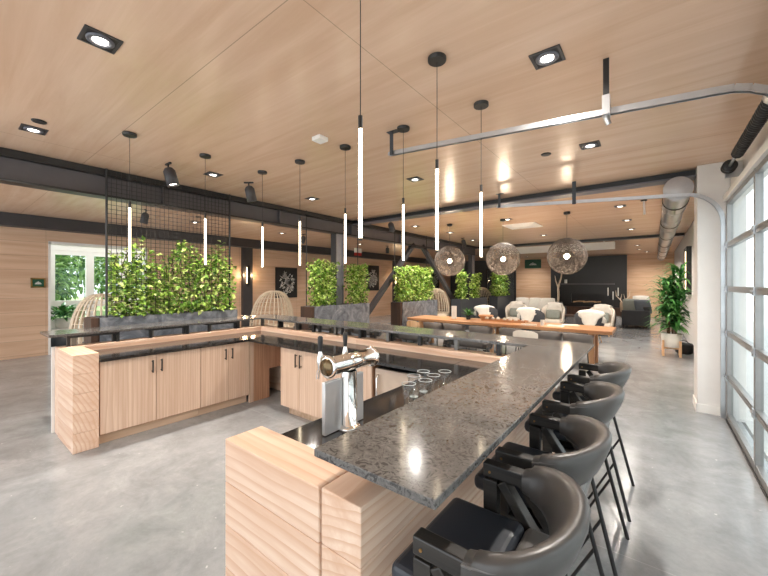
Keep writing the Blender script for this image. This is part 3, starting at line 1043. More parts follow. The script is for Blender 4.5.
# ------------------------------------------------------------------ door tracks, torsion spring, duct
def track(y, label, hanger):
    t = thing('door_track', label, 'door track', (.62, y, 0), 0, 'overhead door tracks')
    pts = [(.03, 0, .02), (.03, 0, 1.2), (.03, 0, 2.40)]
    for k in range(1, 9):
        a = PI / 2 * k / 8
        pts.append((.03 - .36 * (1 - math.cos(a)), 0, 2.40 + .385 * math.sin(a)))
    pts.append((-2.75, 0, 2.965))
    m = MB()
    for oy in (-.016, .016):
        for i in range(len(pts) - 1):
            p, q = Vector(pts[i]), Vector(pts[i + 1])
            d = (q - p).normalized() * .004
            m.bar((p.x, oy, p.z), (q.x + d.x, oy, q.z + d.z), .032, .005, (0, 1, 0))
    for i in range(len(pts) - 1):
        p, q = Vector(pts[i]), Vector(pts[i + 1])
        d = (q - p).normalized()
        nn = Vector((d.z, 0, -d.x)) * .014
        m.bar(p + nn, q + nn, .005, .034, (0, 0, 1) if abs(d.z) < .7 else (1, 0, 0))
    m.build('rail', M['galv'], t)
    for z in (.5, 1.03, 1.55, 2.1):
        MB().box(.025, .115, -.02, .02, z - .025, z + .025).build('wall_bracket', M['galv'], t)
    h = MB().box(-2.72, -2.68, -.035, -.028, 2.94, CZ).box(-2.76, -2.64, -.035, .03, CZ - .006, CZ - .001)
    h.build('end_hanger', M['zinc_dark'], t)
    if hanger:
        g = MB().box(-.90, -.865, -.045, -.03, 2.84, CZ - .001)
        o = g.build('hanger', M['black'], t)
        MB().box(-.905, -.86, -.055, .03, 2.80, 2.93).tube([(-.885, -.02, 2.80), (-.88, -.02, 2.77), (-.87, -.01, 2.74)], .018, 8).build('hanger_clamp', M['galv'], o)
    else:
        g = MB().box(-1.60, -1.55, -.04, -.03, 2.84, CZ - .001)
        g.build('hanger', M['zinc_dark'], t)
    return t
track(2.84, 'near galvanised door track curving up and hung from the ceiling by a black strap', True)
track(5.90, 'far galvanised door track curving from the pillar under the cross beam', False)
t = thing('torsion_spring', 'dark coiled torsion spring on a shaft above the glazed door', 'spring', (.62, 3.75, 2.89))
MB().tube([(0, -1.5, 0), (0, 1.52, 0)], .013, 10).build('shaft', M['galv'], t)
for y0, y1 in ((-1.30, -.42), (-.36, .95)):
    pts = []
    N = int((y1 - y0) / .045 * 10)
    for k in range(N + 1):
        a = k * 2 * PI / 10
        pts.append((.036 * math.cos(a), y0 + (y1 - y0) * k / N, .036 * math.sin(a)))
    MB().tube(pts, .0135, 6).cyl((0, 0, 0), .026, y0, y1, 14, 'y').build('coil', M['black'], t)
MB().box(-.03, .115, -.41, -.37, -.06, .06).cyl((0, 0, 0), .055, -.43, -.35, 12, 'y').build('centre_bracket', M['galv'], t)
MB().lathe([(.03, 1.36), (.062, 1.36), (.062, 1.38), (.048, 1.385), (.048, 1.44), (.062, 1.445), (.062, 1.465), (.03, 1.465)], n=24, axis='y').build('cable_drum', M['black'], t)
MB().box(-.02, .115, 1.50, 1.53, -.09, .07).build('end_bracket', M['galv'], t)

t = thing('ventilation_duct', 'round spiral metal duct running under the ceiling on the right', 'duct', (.245, 6.1, 2.925))
d = MB().cyl((0, 0, 0), .15, .01, 15.6, 28, 'y').build('pipe', M['galv'], t)
for k in range(13):
    y = .10 + 1.22 * k
    MB().lathe([(.15, y), (.157, y + .005), (.157, y + .035), (.15, y + .04)], n=28, axis='y').build('coupling', M['galv'], d)
MB().lathe([(.0005, -.006), (.155, -.006), (.16, .0), (.16, .05), (.15, .052)], n=32, axis='y').build('end_cap', M['ductcap'], t)
for k in range(7):
    y = .8 + 2.3 * k
    h = MB()
    h.tube([(0, y, .15), (0, y, CZ - 2.925)], .005, 6)
    h.lathe([(.151, y - .015), (.16, y - .015), (.16, y + .015), (.151, y + .015)], n=24, axis='y')
    h.build('hanger_strap', M['black'], t)

# ------------------------------------------------------------------ woven globe pendants
def globe():
    t = thing('globe_pendant', '', 'pendant lamp', (0, 0, CZ))
    MB().lathe([(.06, -.05), (.065, -.04), (.065, -.001)], n=20).build('canopy', M['black'], t)
    MB().tube([(0, 0, -.05), (0, 0, -.90)], .004, 6).build('cord', M['black'], t)
    rnd = random.Random(3)
    m = MB()
    R_ = .385
    for k in range(105):
        ax = Vector((rnd.gauss(0, 1), rnd.gauss(0, 1), rnd.gauss(0, 1))).normalized()
        off = rnd.uniform(-.75, .75) * R_
        rr = math.sqrt(R_ * R_ - off * off)
        a = ax.orthogonal().normalized()
        b = ax.cross(a)
        rr2 = rr * rnd.uniform(.985, 1.0)
        m.tube([ax * off + (a * math.cos(2 * PI * j / 28) + b * math.sin(2 * PI * j / 28)) * rr2 + Vector((0, 0, -.94)) for j in range(28)], .0036, 3, closed=True)
    m.build('woven_shade', M['wickerdark'], t)
    b = MB().ball((0, 0, -.94), .055, n=14, m=8).build('bulb', M['bulb'], t)
    MB().cyl((0, 0, 0), .02, -.905, -.85, 10).build('socket', M['black'], t)
    return t
g0 = globe()
for i, (x, y, l) in enumerate(((-1.48, 8.25, 'woven grey globe pendant on the right, in front of the fireplace'),
                               (-2.83, 8.23, 'woven globe pendant in the middle over the long table'),
                               (-4.15, 8.1, 'leftmost woven globe pendant, beside the diagonal brace'))):
    if i == 0:
        g = g0
        g.location = (x, y, CZ)
        g['label'] = l
        g['group'] = 'woven globe pendants'
    else:
        g = dup(g0, (x, y, CZ), i * 1.3, l, 'woven globe pendants')
    lamp('POINT', 'bulb_light', (0, 0, -1.02), 22, (1, .8, .58), g, .06)

# ------------------------------------------------------------------ planters with climbing ivy
def ivy(y0, y1, z0, z1, x0, x1, label, n, group, zfall=.15, size=.085, dens=.95):
    """foliage hanging on a screen: leaves at random in the slab, ragged on top"""
    t = thing('climbing_ivy', label, 'ivy', ((x0 + x1) / 2, (y0 + y1) / 2, z0), 0, group)
    cx, cy = (x0 + x1) / 2, (y0 + y1) / 2
    rnd = random.Random(int(y0 * 100))
    top = {}
    f = MB()
    ph = rnd.random() * 6
    for _ in range(n):
        y = rnd.uniform(y0, y1)
        tp = z1 - zfall * (.5 + .5 * math.sin(y * 5.3 + ph)) * rnd.random() - zfall * .3 * math.sin(y * 11 + ph)
        z = z0 + .03 + (tp - z0) * rnd.random() ** dens
        x = rnd.uniform(x0, x1)
        d = Vector((rnd.uniform(-.6, 1.0), rnd.uniform(-1, 1), rnd.uniform(-.9, .5)))
        s = size * rnd.uniform(.6, 1.25)
        f.leaf((x - cx, y - cy, z - z0), d, (rnd.uniform(-.3, .9), rnd.uniform(-.5, .5), 1), s, s * rnd.uniform(.62, .85), .15, .15)
    f.build('foliage', M['leaf'], t)
    st = MB()
    for k in range(int((y1 - y0) / .12) + 1):
        yb = y0 + .06 + k * .12
        if yb > y1 - .03:
            break
        pts = [(0, yb - cy, -.02)]
        for q in range(1, 6):
            pts.append((rnd.uniform(-.04, .04), yb - cy + rnd.uniform(-.05, .05), (z1 - z0 - .12) * q / 5))
        st.tube(pts, .006, 5)
    st.build('stem', M['bark'], t)
    return t
def planter(x0, x1, y0, y1, h, label, dark=False, endw=True):
    t = thing('planter_box', label, 'planter', ((x0 + x1) / 2, (y0 + y1) / 2, 0), 0, 'tall zinc planter boxes')
    hx, hy = (x1 - x0) / 2, (y1 - y0) / 2
    m = MB()
    th = .012
    m.box(-hx, hx, -hy, -hy + th, .04, h).box(-hx, hx, hy - th, hy, .04, h).box(-hx, -hx + th, -hy + th, hy - th, .04, h).box(hx - th, hx, -hy + th, hy - th, .04, h).box(-hx + th, hx - th, -hy + th, hy - th, .04, .06)
    m.build('trough', M['zinc_dark'] if dark else M['zinc'], t, .003)
    MB().box(-hx + .02, hx - .02, -hy + .02, hy - .02, h - .10, h - .04).build('soil', M['soil'], t)
    MB().box(-hx + .03, hx - .03, -hy + .03, hy - .03, 0, .04).build('base', M['black'], t)
    if endw:
        MB().box(-hx + .02, hx - .02, -hy - .09, -hy - .005, 0, h - .005).build('end_panel', M['darkwood'], t)
    return t
IG = 'ivy screens on the planters'
planter(-6.10, -5.70, 1.34, 3.23, 1.21, 'longest zinc planter box, left of the bar under the wire mesh')
ivy(1.47, 3.18, 1.20, 2.20, -5.98, -5.66, 'wide bushy ivy growing up the wire mesh left of the bar', 4000, IG, .50, .074, 1.2)
planter(-5.72, -5.36, 4.68, 6.36, 1.20, 'zinc planter box in front of the steel column')
ivy(4.74, 5.36, 1.19, 2.13, -5.68, -5.40, 'ivy screen left of the steel column', 1900, IG, .12, .072)
ivy(5.84, 6.40, 1.19, 2.08, -5.68, -5.40, 'narrow ivy screen right of the steel column', 1700, IG, .12, .072)
planter(-5.72, -5.36, 7.75, 9.65, 1.16, 'zinc planter box left of the long table, under the brace')
ivy(7.75, 9.50, 1.15, 2.14, -5.68, -5.42, 'ivy screen between the two diagonal braces', 3200, IG, .10, .088)
planter(-5.72, -5.36, 11.3, 13.7, 1.12, 'dark planter box at the far end of the long table', True, False)
ivy(11.5, 12.0, 1.11, 2.1, -5.68, -5.42, 'ivy screen left of the far steel column', 700, IG, .1, .11)
ivy(12.70, 13.25, 1.11, 2.05, -5.68, -5.42, 'thin ivy screen right of the far steel column', 700, IG, .1, .11)
planter(-5.72, -5.36, 14.9, 17.2, 1.12, 'farthest dark planter box, next to the black door frame', True, False)
ivy(14.95, 16.5, 1.11, 2.2, -5.68, -5.42, 'farthest ivy screen, in front of the black door', 1300, IG, .1, .14)

# wire mesh screen on rods
t = thing('wire_mesh_screen', 'black wire mesh hung from the beam above the longest planter', 'screen', (-5.72, 2.36, 1.2))
for y in (-.95, .74):
    MB().tube([(0, y, 0), (0, y, 1.97)], .014, 8).build('rod', M['black'], t)
g = MB()
s = .058
k = 0
y = -.90
while y < .74:
    g.bar((0, y, .05), (0, y, 1.95), .005, .005, (1, 0, 0))
    y += s
z = .05
while z < 1.96:
    g.bar((.005, -.95, z), (.005, .74, z), .005, .005)
    z += s
g.build('wire_grid', M['black'], t)
def rods(ys, x, label):
    t = thing('screen_frame', label, 'frame', (x, ys[0], 1.15), 0, 'thin black rod frames above the planters')
    for y in ys:
        MB().tube([(0, y - ys[0], 0), (0, y - ys[0], 2.02)], .010, 6).build('rod', M['black'], t)
    MB().bar((0, 0, 1.9), (0, ys[-1] - ys[0], 1.9), .015, .015).build('rail', M['black'], t)
rods((4.74, 6.32), -5.70, 'thin black rod frame around the planter at the steel column')
rods((7.85, 9.55), -5.70, 'thin black rod frame above the planter between the braces')

# ------------------------------------------------------------------ wicker hood chairs
def hood_chair():
    t = thing('wicker_chair', '', 'chair')
    m = MB()
    R1, RZ = .50, .86
    def pt(a, u):
        # u 0 at seat rim .. 1 at crown; opening faces +x
        r = R1 * math.cos(u * PI / 2) ** .75
        return Vector((r * math.cos(a) - .10 * u, r * math.sin(a), .62 + RZ * math.sin(u * PI / 2)))
    a0, a1 = math.radians(62), math.radians(298)
    NR = 19
    for k in range(NR + 1):
        a = a0 + (a1 - a0) * k / NR
        m.tube([pt(a, q / 12 * .98) for q in range(13)], .015, 5)
    for q in range(10):
        u = q / 10
        m.tube([pt(a0 + (a1 - a0) * k / 24, u) for k in range(25)], .007, 4)
    m.build('hood', M['wicker'], t)
    b = MB()
    b.lathe([(.30, .28), (.46, .40), (.50, .62), (.47, .62), (.43, .42)], n=28)
    b.build('basket', M['wicker'], t)
    MB().lathe([(.0005, .40), (.40, .40), (.44, .46), (.42, .53), (.0005, .55)], n=24).build('seat_cushion', M['throw'], t)
    for a in range(4):
        q = a * PI / 2 + PI / 4
        MB().tube([(.26 * math.cos(q), .26 * math.sin(q), .30), (.36 * math.cos(q), .36 * math.sin(q), 0)], .018, 8).build('leg', M['black'], t)
    return t
hc0 = hood_chair()
for i, (x, y, r, l) in enumerate(((-7.3, 5.02, PI, 'pale wicker hood chair in front of the wall picture'),
                                 (-7.4, 1.85, 2.2, 'wicker hood chair at the bright window opening, left'),
                                 (-6.35, 11.3, 2.0, 'wicker hood chair between the braces beside the long table'),
                                 (-6.6, 16.2, 2.0, 'farthest wicker hood chair by the dark planters'))):
    if i == 0:
        hc0.location = (x, y, 0)
        hc0.rotation_euler = (0, 0, r)
        hc0['label'] = l
        hc0['group'] = 'wicker hood chairs'
    else:
        dup(hc0, (x, y, 0), r, l, 'wicker hood chairs')

# window bay: low bench with a potted plant and a dark basket
t = thing('window_bench', 'low white bench in the window bay under the leafy plant', 'bench', (-12.55, 2.2, 0))
MB().box(-.20, .20, -.30, .30, .42, .47).build('top', M['white'], t)
for x in (-.17, .17):
    for y in (-.27, .27):
        MB().box(x - .02, x + .02, y - .02, y + .02, 0, .42).build('leg', M['steelpost'], t)
t = thing('leafy_plant', 'leafy green plant in a white pot on the window bay bench', 'plant', (-12.55, 2.15, .47))
MB().lathe([(.10, 0), (.15, .02), (.17, .26), (.15, .26), (.14, .2)], n=20).build('pot', M['ceramic'], t)
f = MB()
rnd = random.Random(5)
for k in range(90):
    a = rnd.uniform(0, 2 * PI)
    e = rnd.uniform(.1, 1.2)
    d = Vector((math.cos(a) * math.cos(e), math.sin(a) * math.cos(e), math.sin(e)))
    f.leaf(Vector((0, 0, .26)) + d * rnd.uniform(.05, .30), d, (0, 0, 1), .26, .11, .2, .5)
f.build('foliage', M['leaf_dark'], t)
t = thing('storage_basket', 'dark grey round basket on the floor by the window opening', 'basket', (-11.75, 1.95, 0))
MB().lathe([(.15, 0), (.19, .02), (.20, .42), (.185, .42), (.17, .05)], n=20).build('body', M['zinc_dark'], t)
MB().lathe([(.20, .42), (.21, .43), (.20, .45), (.185, .44)], n=20).build('rim', M['black'], t)

# wall signs, pictures, sconces
def logo_sign(loc, rz, w_, h_, label):
    t = thing('wall_sign', label, 'sign', loc, rz)
    MB().box(-w_ / 2, w_ / 2, -.03, 0, -h_ / 2, h_ / 2).build('board', M['greensign'], t)
    fr = MB()
    e = .025 * h_ / .23
    for x0, x1, z0, z1 in ((-w_ / 2, w_ / 2, h_ / 2 - e, h_ / 2), (-w_ / 2, w_ / 2, -h_ / 2, -h_ / 2 + e), (-w_ / 2, -w_ / 2 + e, -h_ / 2, h_ / 2), (w_ / 2 - e, w_ / 2, -h_ / 2, h_ / 2)):
        fr.box(x0, x1, -.038, -.03, z0, z1)
    fr.build('frame', M['greensign'] if w_ > .6 else M['brass'], t)
    g = MB()
    g.box(-.22 * w_, .22 * w_, -.036, -.03, -.13 * h_, -.06 * h_)
    for i, dz in ((-2, .0), (-1, .05), (0, .12), (1, .05), (2, .0)):
        g.box((i * .07 - .02) * w_, (i * .07 + .02) * w_, -.036, -.03, -.04 * h_, (.04 + dz) * h_)
    g.build('emblem', M['white'], t)
logo_sign((-11.2, 1.49, 1.675), -PI / 2 + PI, .24, .22, 'small dark green sign on the wood wall left of the window opening')
logo_sign((-5.77, 22.0, 2.85), 0, .92, .52, 'green sign with white emblem on the far wood wall')
t = thing('exit_sign', 'small red and white exit sign hanging under the beam left of the brace', 'sign', (-8.2, 9.1, 2.74), 0)
t.location = (-8.2, 9.1, 2.74)
MB().tube([(0, 0, .16), (0, 0, CZ - 2.74)], .008, 6).build('stem', M['black'], t)
MB().box(-.02, .02, -.17, .17, -.10, .0).build('panel', M['red'], t)
MB().box(-.02, .02, -.17, .17, .0, .16).build('housing', M['white'], t)

def picture(y, z, w_, h_, label, seed):
    t = thing('wall_picture', label, 'picture', (-11.2, y, z), 0, 'black and white pictures on the left wall')
    MB().box(0.0, .04, -w_ / 2, w_ / 2, -h_ / 2, h_ / 2).build('canvas', M['black'], t)
    g = MB()
    rnd = random.Random(seed)
    for _ in range(110):
        a = rnd.uniform(0, 2 * PI)
        rr = rnd.random() ** .6
        cy, cz = rr * .32 * w_ * math.cos(a), rr * .38 * h_ * math.sin(a) - .03
        b = rnd.uniform(0, PI)
        l1, l2 = rnd.uniform(.04, .12) * w_, rnd.uniform(.012, .03) * w_
        u = Vector((0, math.cos(b), math.sin(b)))
        v = Vector((0, -math.sin(b), math.cos(b)))
        c = Vector((.042, cy, cz))
        g.add([c - u * l1, c - v * l2, c + u * l1, c + v * l2], [(0, 1, 2, 3)])
    g.build('artwork', M['ceramic'], t)
picture(8.33, 1.70, .98, 1.15, 'black abstract picture on the wood wall behind the wicker chair', 4)
picture(13.5, 1.95, 1.0, 1.25, 'black abstract picture on the wood wall right of the ivy screen', 9)
picture(19.8, 1.9, 1.0, 1.3, 'farthest black abstract picture behind the leftmost globe', 12)
def sconce(loc, rz, h, label, power=10):
    t = thing('wall_sconce', label, 'wall lamp', loc, rz)
    MB().box(-.05, .05, -.05, 0, -h / 2, h / 2).build('backplate', M['black'], t)
    MB().box(-.05, .05, -.075, -.05, -h / 2, h / 2).build('cover', M['black'], t)
    for s in (-1, 1):
        MB().box(s * .056 - .005, s * .056 + .005, -.046, -.01, -h * .42, h * .42).build('light_strip', M['sconceglow'], t)
        lamp('POINT', 'sconce_light', (s * .16, -.06, 0), 5, (1, .72, .42), t, .05)
    return t
sconce((-11.08, 6.66, 1.95), PI / 2, .66, 'black slim sconce glowing on the dark wall column')
sconce((-11.08, 15.38, 1.95), PI / 2, .66, 'far black sconce on the wall column behind the brace')
t = thing('wall_sconce', 'tall black framed wall lamp with warm glow above the potted dracaena', 'wall lamp', (.74, 12.4, 2.0), 0)
MB().box(-.10, 0, -.55, .55, -.62, .62).build('frame', M['black'], t)
MB().box(-.112, -.10, -.30, -.22, -.5, .5).build('light_strip', M['sconceglow'], t)

# ------------------------------------------------------------------ long communal table and its chairs
tb = thing('communal_table', 'long live-edge wood table beyond the bar', 'table', (-3.0, 8.3, 0))
rnd = random.Random(11)
top = []
N = 40
ring_f, ring_b = [], []
for k in range(N + 1):
    x = -2.30 + 4.66 * k / N
    ring_f.append((x, -.47 + rnd.uniform(-.012, .012) + (.04 if k in (0, N) else 0)))
    ring_b.append((x, .47 + rnd.uniform(-.012, .012)))
m = MB()
vs, fs = [], []
for k in range(N + 1):
    for (x, y), dz in ((ring_f[k], 0), (ring_b[k], 0)):
        vs += [(x, y, .68), (x, y, .75)]
for k in range(N):
    a, b = k * 4, (k + 1) * 4
    fs += [(a, b, b + 1, a + 1), (a + 2, a + 3, b + 3, b + 2), (a + 1, b + 1, b + 3, a + 3), (a, a + 2, b + 2, b)]
fs += [(0, 1, 3, 2), (N * 4, N * 4 + 2, N * 4 + 3, N * 4 + 1)]
m.add(vs, fs).build('tabletop', M['table'], tb, .008)
for x in (-1.95, -.05, 2.0):
    for y in (-.26, .26):
        MB().box(x - .055, x + .055, y - .055, y + .055, 0, .68).build('leg', M['leg'], tb, .006)
    MB().box(x - .05, x + .05, -.33, .33, .61, .68).build('apron', M['leg'], tb)

def shell_chair():
    t = thing('dining_chair', '', 'chair')
    rings = []
    for i in range(13):
        a = -PI / 2 * 1.15 + PI * 1.15 * i / 12
        x, y = .25 * math.sin(a), -.20 * math.cos(a) - .02
        nx, ny = math.sin(a), -math.cos(a)
        zt = .675 - .04 * (1 - math.cos(a))
        zb = .47
        rings.append([(x - nx * .012, y - ny * .012, zb), (x + nx * .012, y + ny * .012, zb), (x + nx * .035, y + ny * .035, zt), (x + nx * .012, y + ny * .012, zt + .008)])
    MB().loft(rings).build('backrest', M['shell'], t)
    MB().box(-.23, .23, -.21, .23, .43, .48).build('seat', M['shell'], t, .03, 3)
    for sx in (-1, 1):
        for sy in (-1, 1):
            MB().tube([(sx * .18, sy * .17, .43), (sx * .22, sy * .22, 0)], .012, 6).build('leg', M['black'], t)
    return t
ch0 = shell_chair()
CG = 'grey shell chairs along the near side of the long table'
nears = [(-4.50, 'grey shell chair at the near left end of the long table'),
         (-3.92, 'grey shell chair second from the left at the long table'),
         (-3.24, 'grey shell chair third from the left, below the white menu stand'),
         (-2.52, 'grey shell chair left of the white-backed chair at the long table'),
         (-1.78, 'grey shell chair right of the white-backed chair at the long table'),
         (-1.22, 'grey shell chair nearest the right end of the long table')]
for i, (x, l) in enumerate(nears):
    if i == 0:
        ch0.location = (x, 7.92, 0)
        ch0['label'] = l
        ch0['group'] = CG
    else:
        dup(ch0, (x, 7.92, 0), 0, l, CG)
def back_chair(loc, mat, label, wd):
    t = thing('dining_chair', label, 'chair', loc)
    rings = []
    for i in range(9):
        u = i / 8 * 2 - 1
        x, y = u * wd / 2, -.20 + .05 * u * u
        zt = .76 - .05 * u ** 4
        rings.append([(x, y - .012, .58), (x, y + .012, .58), (x, y + .008, zt), (x, y - .012, zt)])
    MB().loft(rings).build('backrest', mat, t, .01)
    MB().box(-.21, .21, -.18, .22, .43, .46).build('seat', mat, t, .02, 3)
    for sx in (-1, 1):
        MB().tube([(sx * .16, -.17, .44), (sx * .16, -.20, .62)], .012, 6).build('back_post', M['black'], t)
        for sy in (-1, 1):
            MB().tube([(sx * .17, sy * .15, .43), (sx * .20, sy * .20, 0)], .012, 6).build('leg', M['black'], t)
back_chair((-1.97, 7.12, 0), M['cream'], 'white-backed chair pulled out in front of the long table', .46)
back_chair((-4.66, 7.32, 0), M['oak'], 'pale wood-backed chair in front of the left table end', .36)

# things on the long table
def on_table(name, label, cat, x, y):
    return thing(name, label, cat, (x, y, .7505))
t = on_table('menu_stand', 'white upright menu card on the left half of the long table', 'menu', -4.05, 8.15)
MB().box(-.07, .07, -.012, .0, .015, .34).build('card', M['paper'], t)
MB().box(-.08, .08, -.04, .04, 0, .015).build('base', M['oak'], t)
t = on_table('potted_succulent', 'small green plant in a dark pot on the long table', 'plant', -3.75, 8.35)
MB().lathe([(.05, 0), (.065, .10), (.055, .10), (.05, .06)], n=16).build('pot', M['black'], t)
f = MB()
for k in range(40):
    a = rnd.uniform(0, 2 * PI)
    e = rnd.uniform(.3, 1.4)
    d = Vector((math.cos(a) * math.cos(e), math.sin(a) * math.cos(e), math.sin(e)))
    f.leaf((0, 0, .09), d, (0, 0, 1), rnd.uniform(.14, .28), .05)
f.build('foliage', M['leaf_dark'], t)
t = on_table('wood_tray', 'long wooden tray on the middle of the long table', 'tray', -2.85, 8.38)
MB().box(-.52, .52, -.13, .13, 0, .02).box(-.52, .52, -.13, -.115, .02, .05).box(-.52, .52, .115, .13, .02, .05).build('board', M['table'], t)
rk = random.Random(21)
for k, lab in enumerate(('leftmost', 'second', 'third', 'middle', 'fifth', 'sixth', 'rightmost')):
    t = thing('white_gourd', '%s pale ornament in the row on the wooden tray' % lab, 'ornament', (-2.85 - .42 + .14 * k, 8.38 + rk.uniform(-.04, .04), .7712), 0, 'pale ornaments on the tray')
    r = rk.uniform(.035, .055)
    MB().ball((0, 0, r * .8), r, r, r * .8, 12, 8).build('body', M['cream'], t)
    MB().tube([(0, 0, r * 1.5), (.01, 0, r * 1.9)], .006, 5).build('stem', M['oak'], t)
t = on_table('wood_bowl', 'shallow orange-brown wooden bowl left of the tray', 'bowl', -3.35, 8.5)
MB().lathe([(.06, 0), (.16, .07), (.19, .12), (.175, .12), (.14, .07), (.0005, .03)], n=20).build('bowl', M['table'], t)
t = on_table('candle_jar', 'white cylindrical candle on the right half of the long table', 'candle', -1.93, 8.1)
MB().cyl((0, 0, 0), .04, 0, .12, 16).build('jar', M['ceramic'], t)
MB().tube([(0, 0, .12), (0, 0, .135)], .003, 5).build('wick', M['black'], t)
for x, y, rz_, l in ((-2.2, 8.05, .2, 'white paper menus spread left of the candle'), (-1.68, 8.12, -.1, 'white paper menu lying right of the candle'), (-1.45, 8.5, .3, 'pale closed book near the right end of the table')):
    t = on_table('table_menu', l, 'menu', x, y)
    t.rotation_euler = (0, 0, rz_)
    MB().box(-.16, .16, -.11, .11, 0, .012).build('pages', M['paper'], t)
    MB().box(-.155, .155, -.105, .105, .012, .016).build('cover', M['cream'], t)

# ------------------------------------------------------------------ lounge
def lounge_chair(loc, rz, label, shell):
    """wing chair; front faces -y in its own frame"""
    t = thing('lounge_chair', label, 'armchair', loc, rz)
    rings = []
    for i in range(17):
        a = -PI * .62 + 2 * PI * .62 * i / 16
        x, y = .36 * math.sin(a), .32 * math.cos(a)
        nx, ny = math.sin(a), math.cos(a)
        zt = 1.00 - .34 * (abs(a) / (PI * .62)) ** 2.2
        rings.append([(x - nx * .03, y - ny * .03, .36), (x + nx * .03, y + ny * .03, .36), (x + nx * .06, y + ny * .06, zt), (x + nx * .03, y + ny * .03, zt + .02), (x - nx * .0, y - ny * .0, zt)])
    MB().loft(rings).build('backrest', shell, t)
    MB().box(-.33, .33, -.33, .27, .26, .44).build('seat', shell, t, .05, 3)
    for sx in (-1, 1):
        for sy in (-1, 1):
            MB().tube([(sx * .24, sy * .22, .27), (sx * .30, sy * .28, 0)], .016, 6).build('leg', M['oak'], t)
    return t
def throw_over(loc, rz, label, wd=.44, front=True, drop=.42):
    """sheepskin hung over the top of a lounge chair back, a pelt with a pointed tail"""
    t = thing('sheepskin_throw', label, 'throw', loc, rz, 'white sheepskin throws')
    rnd_ = random.Random(hash(label) % 1000 if False else len(label))
    vs, fs = [], []
    nu, nv = 10, 14
    for j in range(nv + 1):
        s = j / nv
        for i in range(nu + 1):
            u = i / nu * 2 - 1
            half = wd / 2 * (1 - .92 * (max(0, s - .42) / .58) ** 1.25) * (1.08 + .14 * math.sin(17 * s))
            x = u * half
            # path: inside of back up, over the top, down the outer side
            if s < .3:
                y, z = .25 + .02 * s, .70 + (1.02 - .70) * s / .3
            elif s < .42:
                q = (s - .3) / .12
                y, z = .25 + .17 * q, 1.02 + .035 * math.sin(q * PI)
            else:
                q = (s - .42) / .58
                y, z = .42 + .01 * math.sin(q * 3), 1.02 - drop * 1.15 * q
            y -= .30 * (x / .36) ** 2 * .55
            z -= .34 * (abs(x) / .72) ** 2.2
            vs.append((x + rnd_.uniform(-.006, .006), y + rnd_.uniform(-.008, .008), z + rnd_.uniform(-.006, .006)))
    for j in range(nv):
        for i in range(nu):
            a = j * (nu + 1) + i
            fs.append((a, a + 1, a + nu + 2, a + nu + 1))
    o = MB().add(vs, fs, True).build('pelt', M['throw'], t)
    md = o.modifiers.new('thick', 'SOLIDIFY')
    md.thickness = .022
    md.offset = 0
    return t
def pillow(loc, rz, sx, sz, mat, label, group=None, tilt=.25, th=.14):
    t = thing('throw_pillow', label, 'pillow', loc, rz, group)
    Rm = Matrix.Rotation(PI / 2 - tilt, 3, 'X')
    MB().cushion((0, 0, sz / 2 * math.cos(tilt)), sx, sz, th, Rm).build('cover', mat, t)
    MB().box(-.012, .012, -.002, .002, sz * .965, sz * .985).build('zip_tab', mat, t) if False else None
    return t
dk = M['fabric']
seats = [((-4.15, 13.5, 0), .15, M['cream'], 'pale wing chair on the left of the lounge, facing the bar', True),
         ((-2.86, 13.5, 0), 0, M['cream'], 'pale wing chair in the middle of the lounge, facing the bar', True),
         ((-1.38, 13.2, 0), -.1, M['cream'], 'pale wing chair on the right of the lounge, facing the bar', True),
         ((-3.02, 11.4, 0), PI + .1, dk, 'charcoal wing chair with its back to the long table, middle', False),
         ((-1.46, 11.3, 0), PI - .05, dk, 'charcoal wing chair with its back to the long table, right', False),
         ((-4.55, 11.6, 0), PI + .4, dk, 'charcoal wing chair with its back to the long table, left by the planter', False)]
names = ['left', 'middle', 'right', 'middle near', 'right near', 'left near']
for loc, rz, sh_, l, faces in seats:
    k_ = .92 if faces else .88
    lounge_chair(loc, rz, l, sh_).scale = (k_, k_, k_)
    tw = throw_over((loc[0], loc[1], .012), rz, 'white sheepskin on the ' + l.replace('with its back to', 'backing').replace(', facing the bar', ''), .50 if faces else .66, True, .48)
    tw.scale = (k_, k_, k_)
    if not faces:
        tw.location = (loc[0] + (.07 if loc[0] > -2 else -.08), loc[1], .012)
    if faces:
        fx, fy = math.sin(rz), -math.cos(rz)
        pillow((loc[0] + fx * .02, loc[1] + fy * .02, .412), rz, .46, .34, M['pillow'], 'sage pillow on the ' + l.replace(', facing the bar', ''), 'sage pillows on the pale wing chairs')
# sofa on the right and the far sofa
t = thing('sofa', 'charcoal sofa seen end-on on the right of the lounge', 'sofa', (-.58, 17.1, 0))
MB().box(-.40, .42, -1.05, 1.05, .10, .42).build('base', dk, t, .03, 3)
MB().box(-.42, .44, -1.12, -.92, .10, .66).build('armrest', dk, t, .03, 3)
MB().box(-.42, .44, .92, 1.12, .10, .66).build('armrest', dk, t, .03, 3)
MB().box(.22, .44, -.92, .92, .42, .80).build('backrest', dk, t, .04, 3)
for y in (-.46, .46):
    MB().box(-.40, .20, y - .44, y + .44, .42, .54).build('seat_cushion', dk, t, .03, 3)
for x in (-.36, .38):
    for y in (-1.0, 1.0):
        MB().box(x - .03, x + .03, y - .03, y + .03, 0, .10).build('leg', M['black'], t)
pillow((-.36, 16.30, .54), .5, .56, .56, M['pillow_blue'], 'slate pillow on the right sofa, front', tilt=.4)
pillow((-.72, 16.45, .54), .2, .56, .58, M['pillow'], 'sage pillow on the right sofa behind the slate one', tilt=.4)
pillow((-.88, 16.75, .54), .2, .46, .44, M['pillow_tan'], 'tan pillow at the left end of the right sofa', tilt=.4)
pillow((-.40, 16.95, .54), .4, .60, .70, M['throw'], 'white pillow at the back of the right sofa', tilt=.35)
t = thing('sofa', 'dark sofa in front of the far wood wall behind the pale chairs', 'sofa', (-4.35, 16.8, 0), 0)
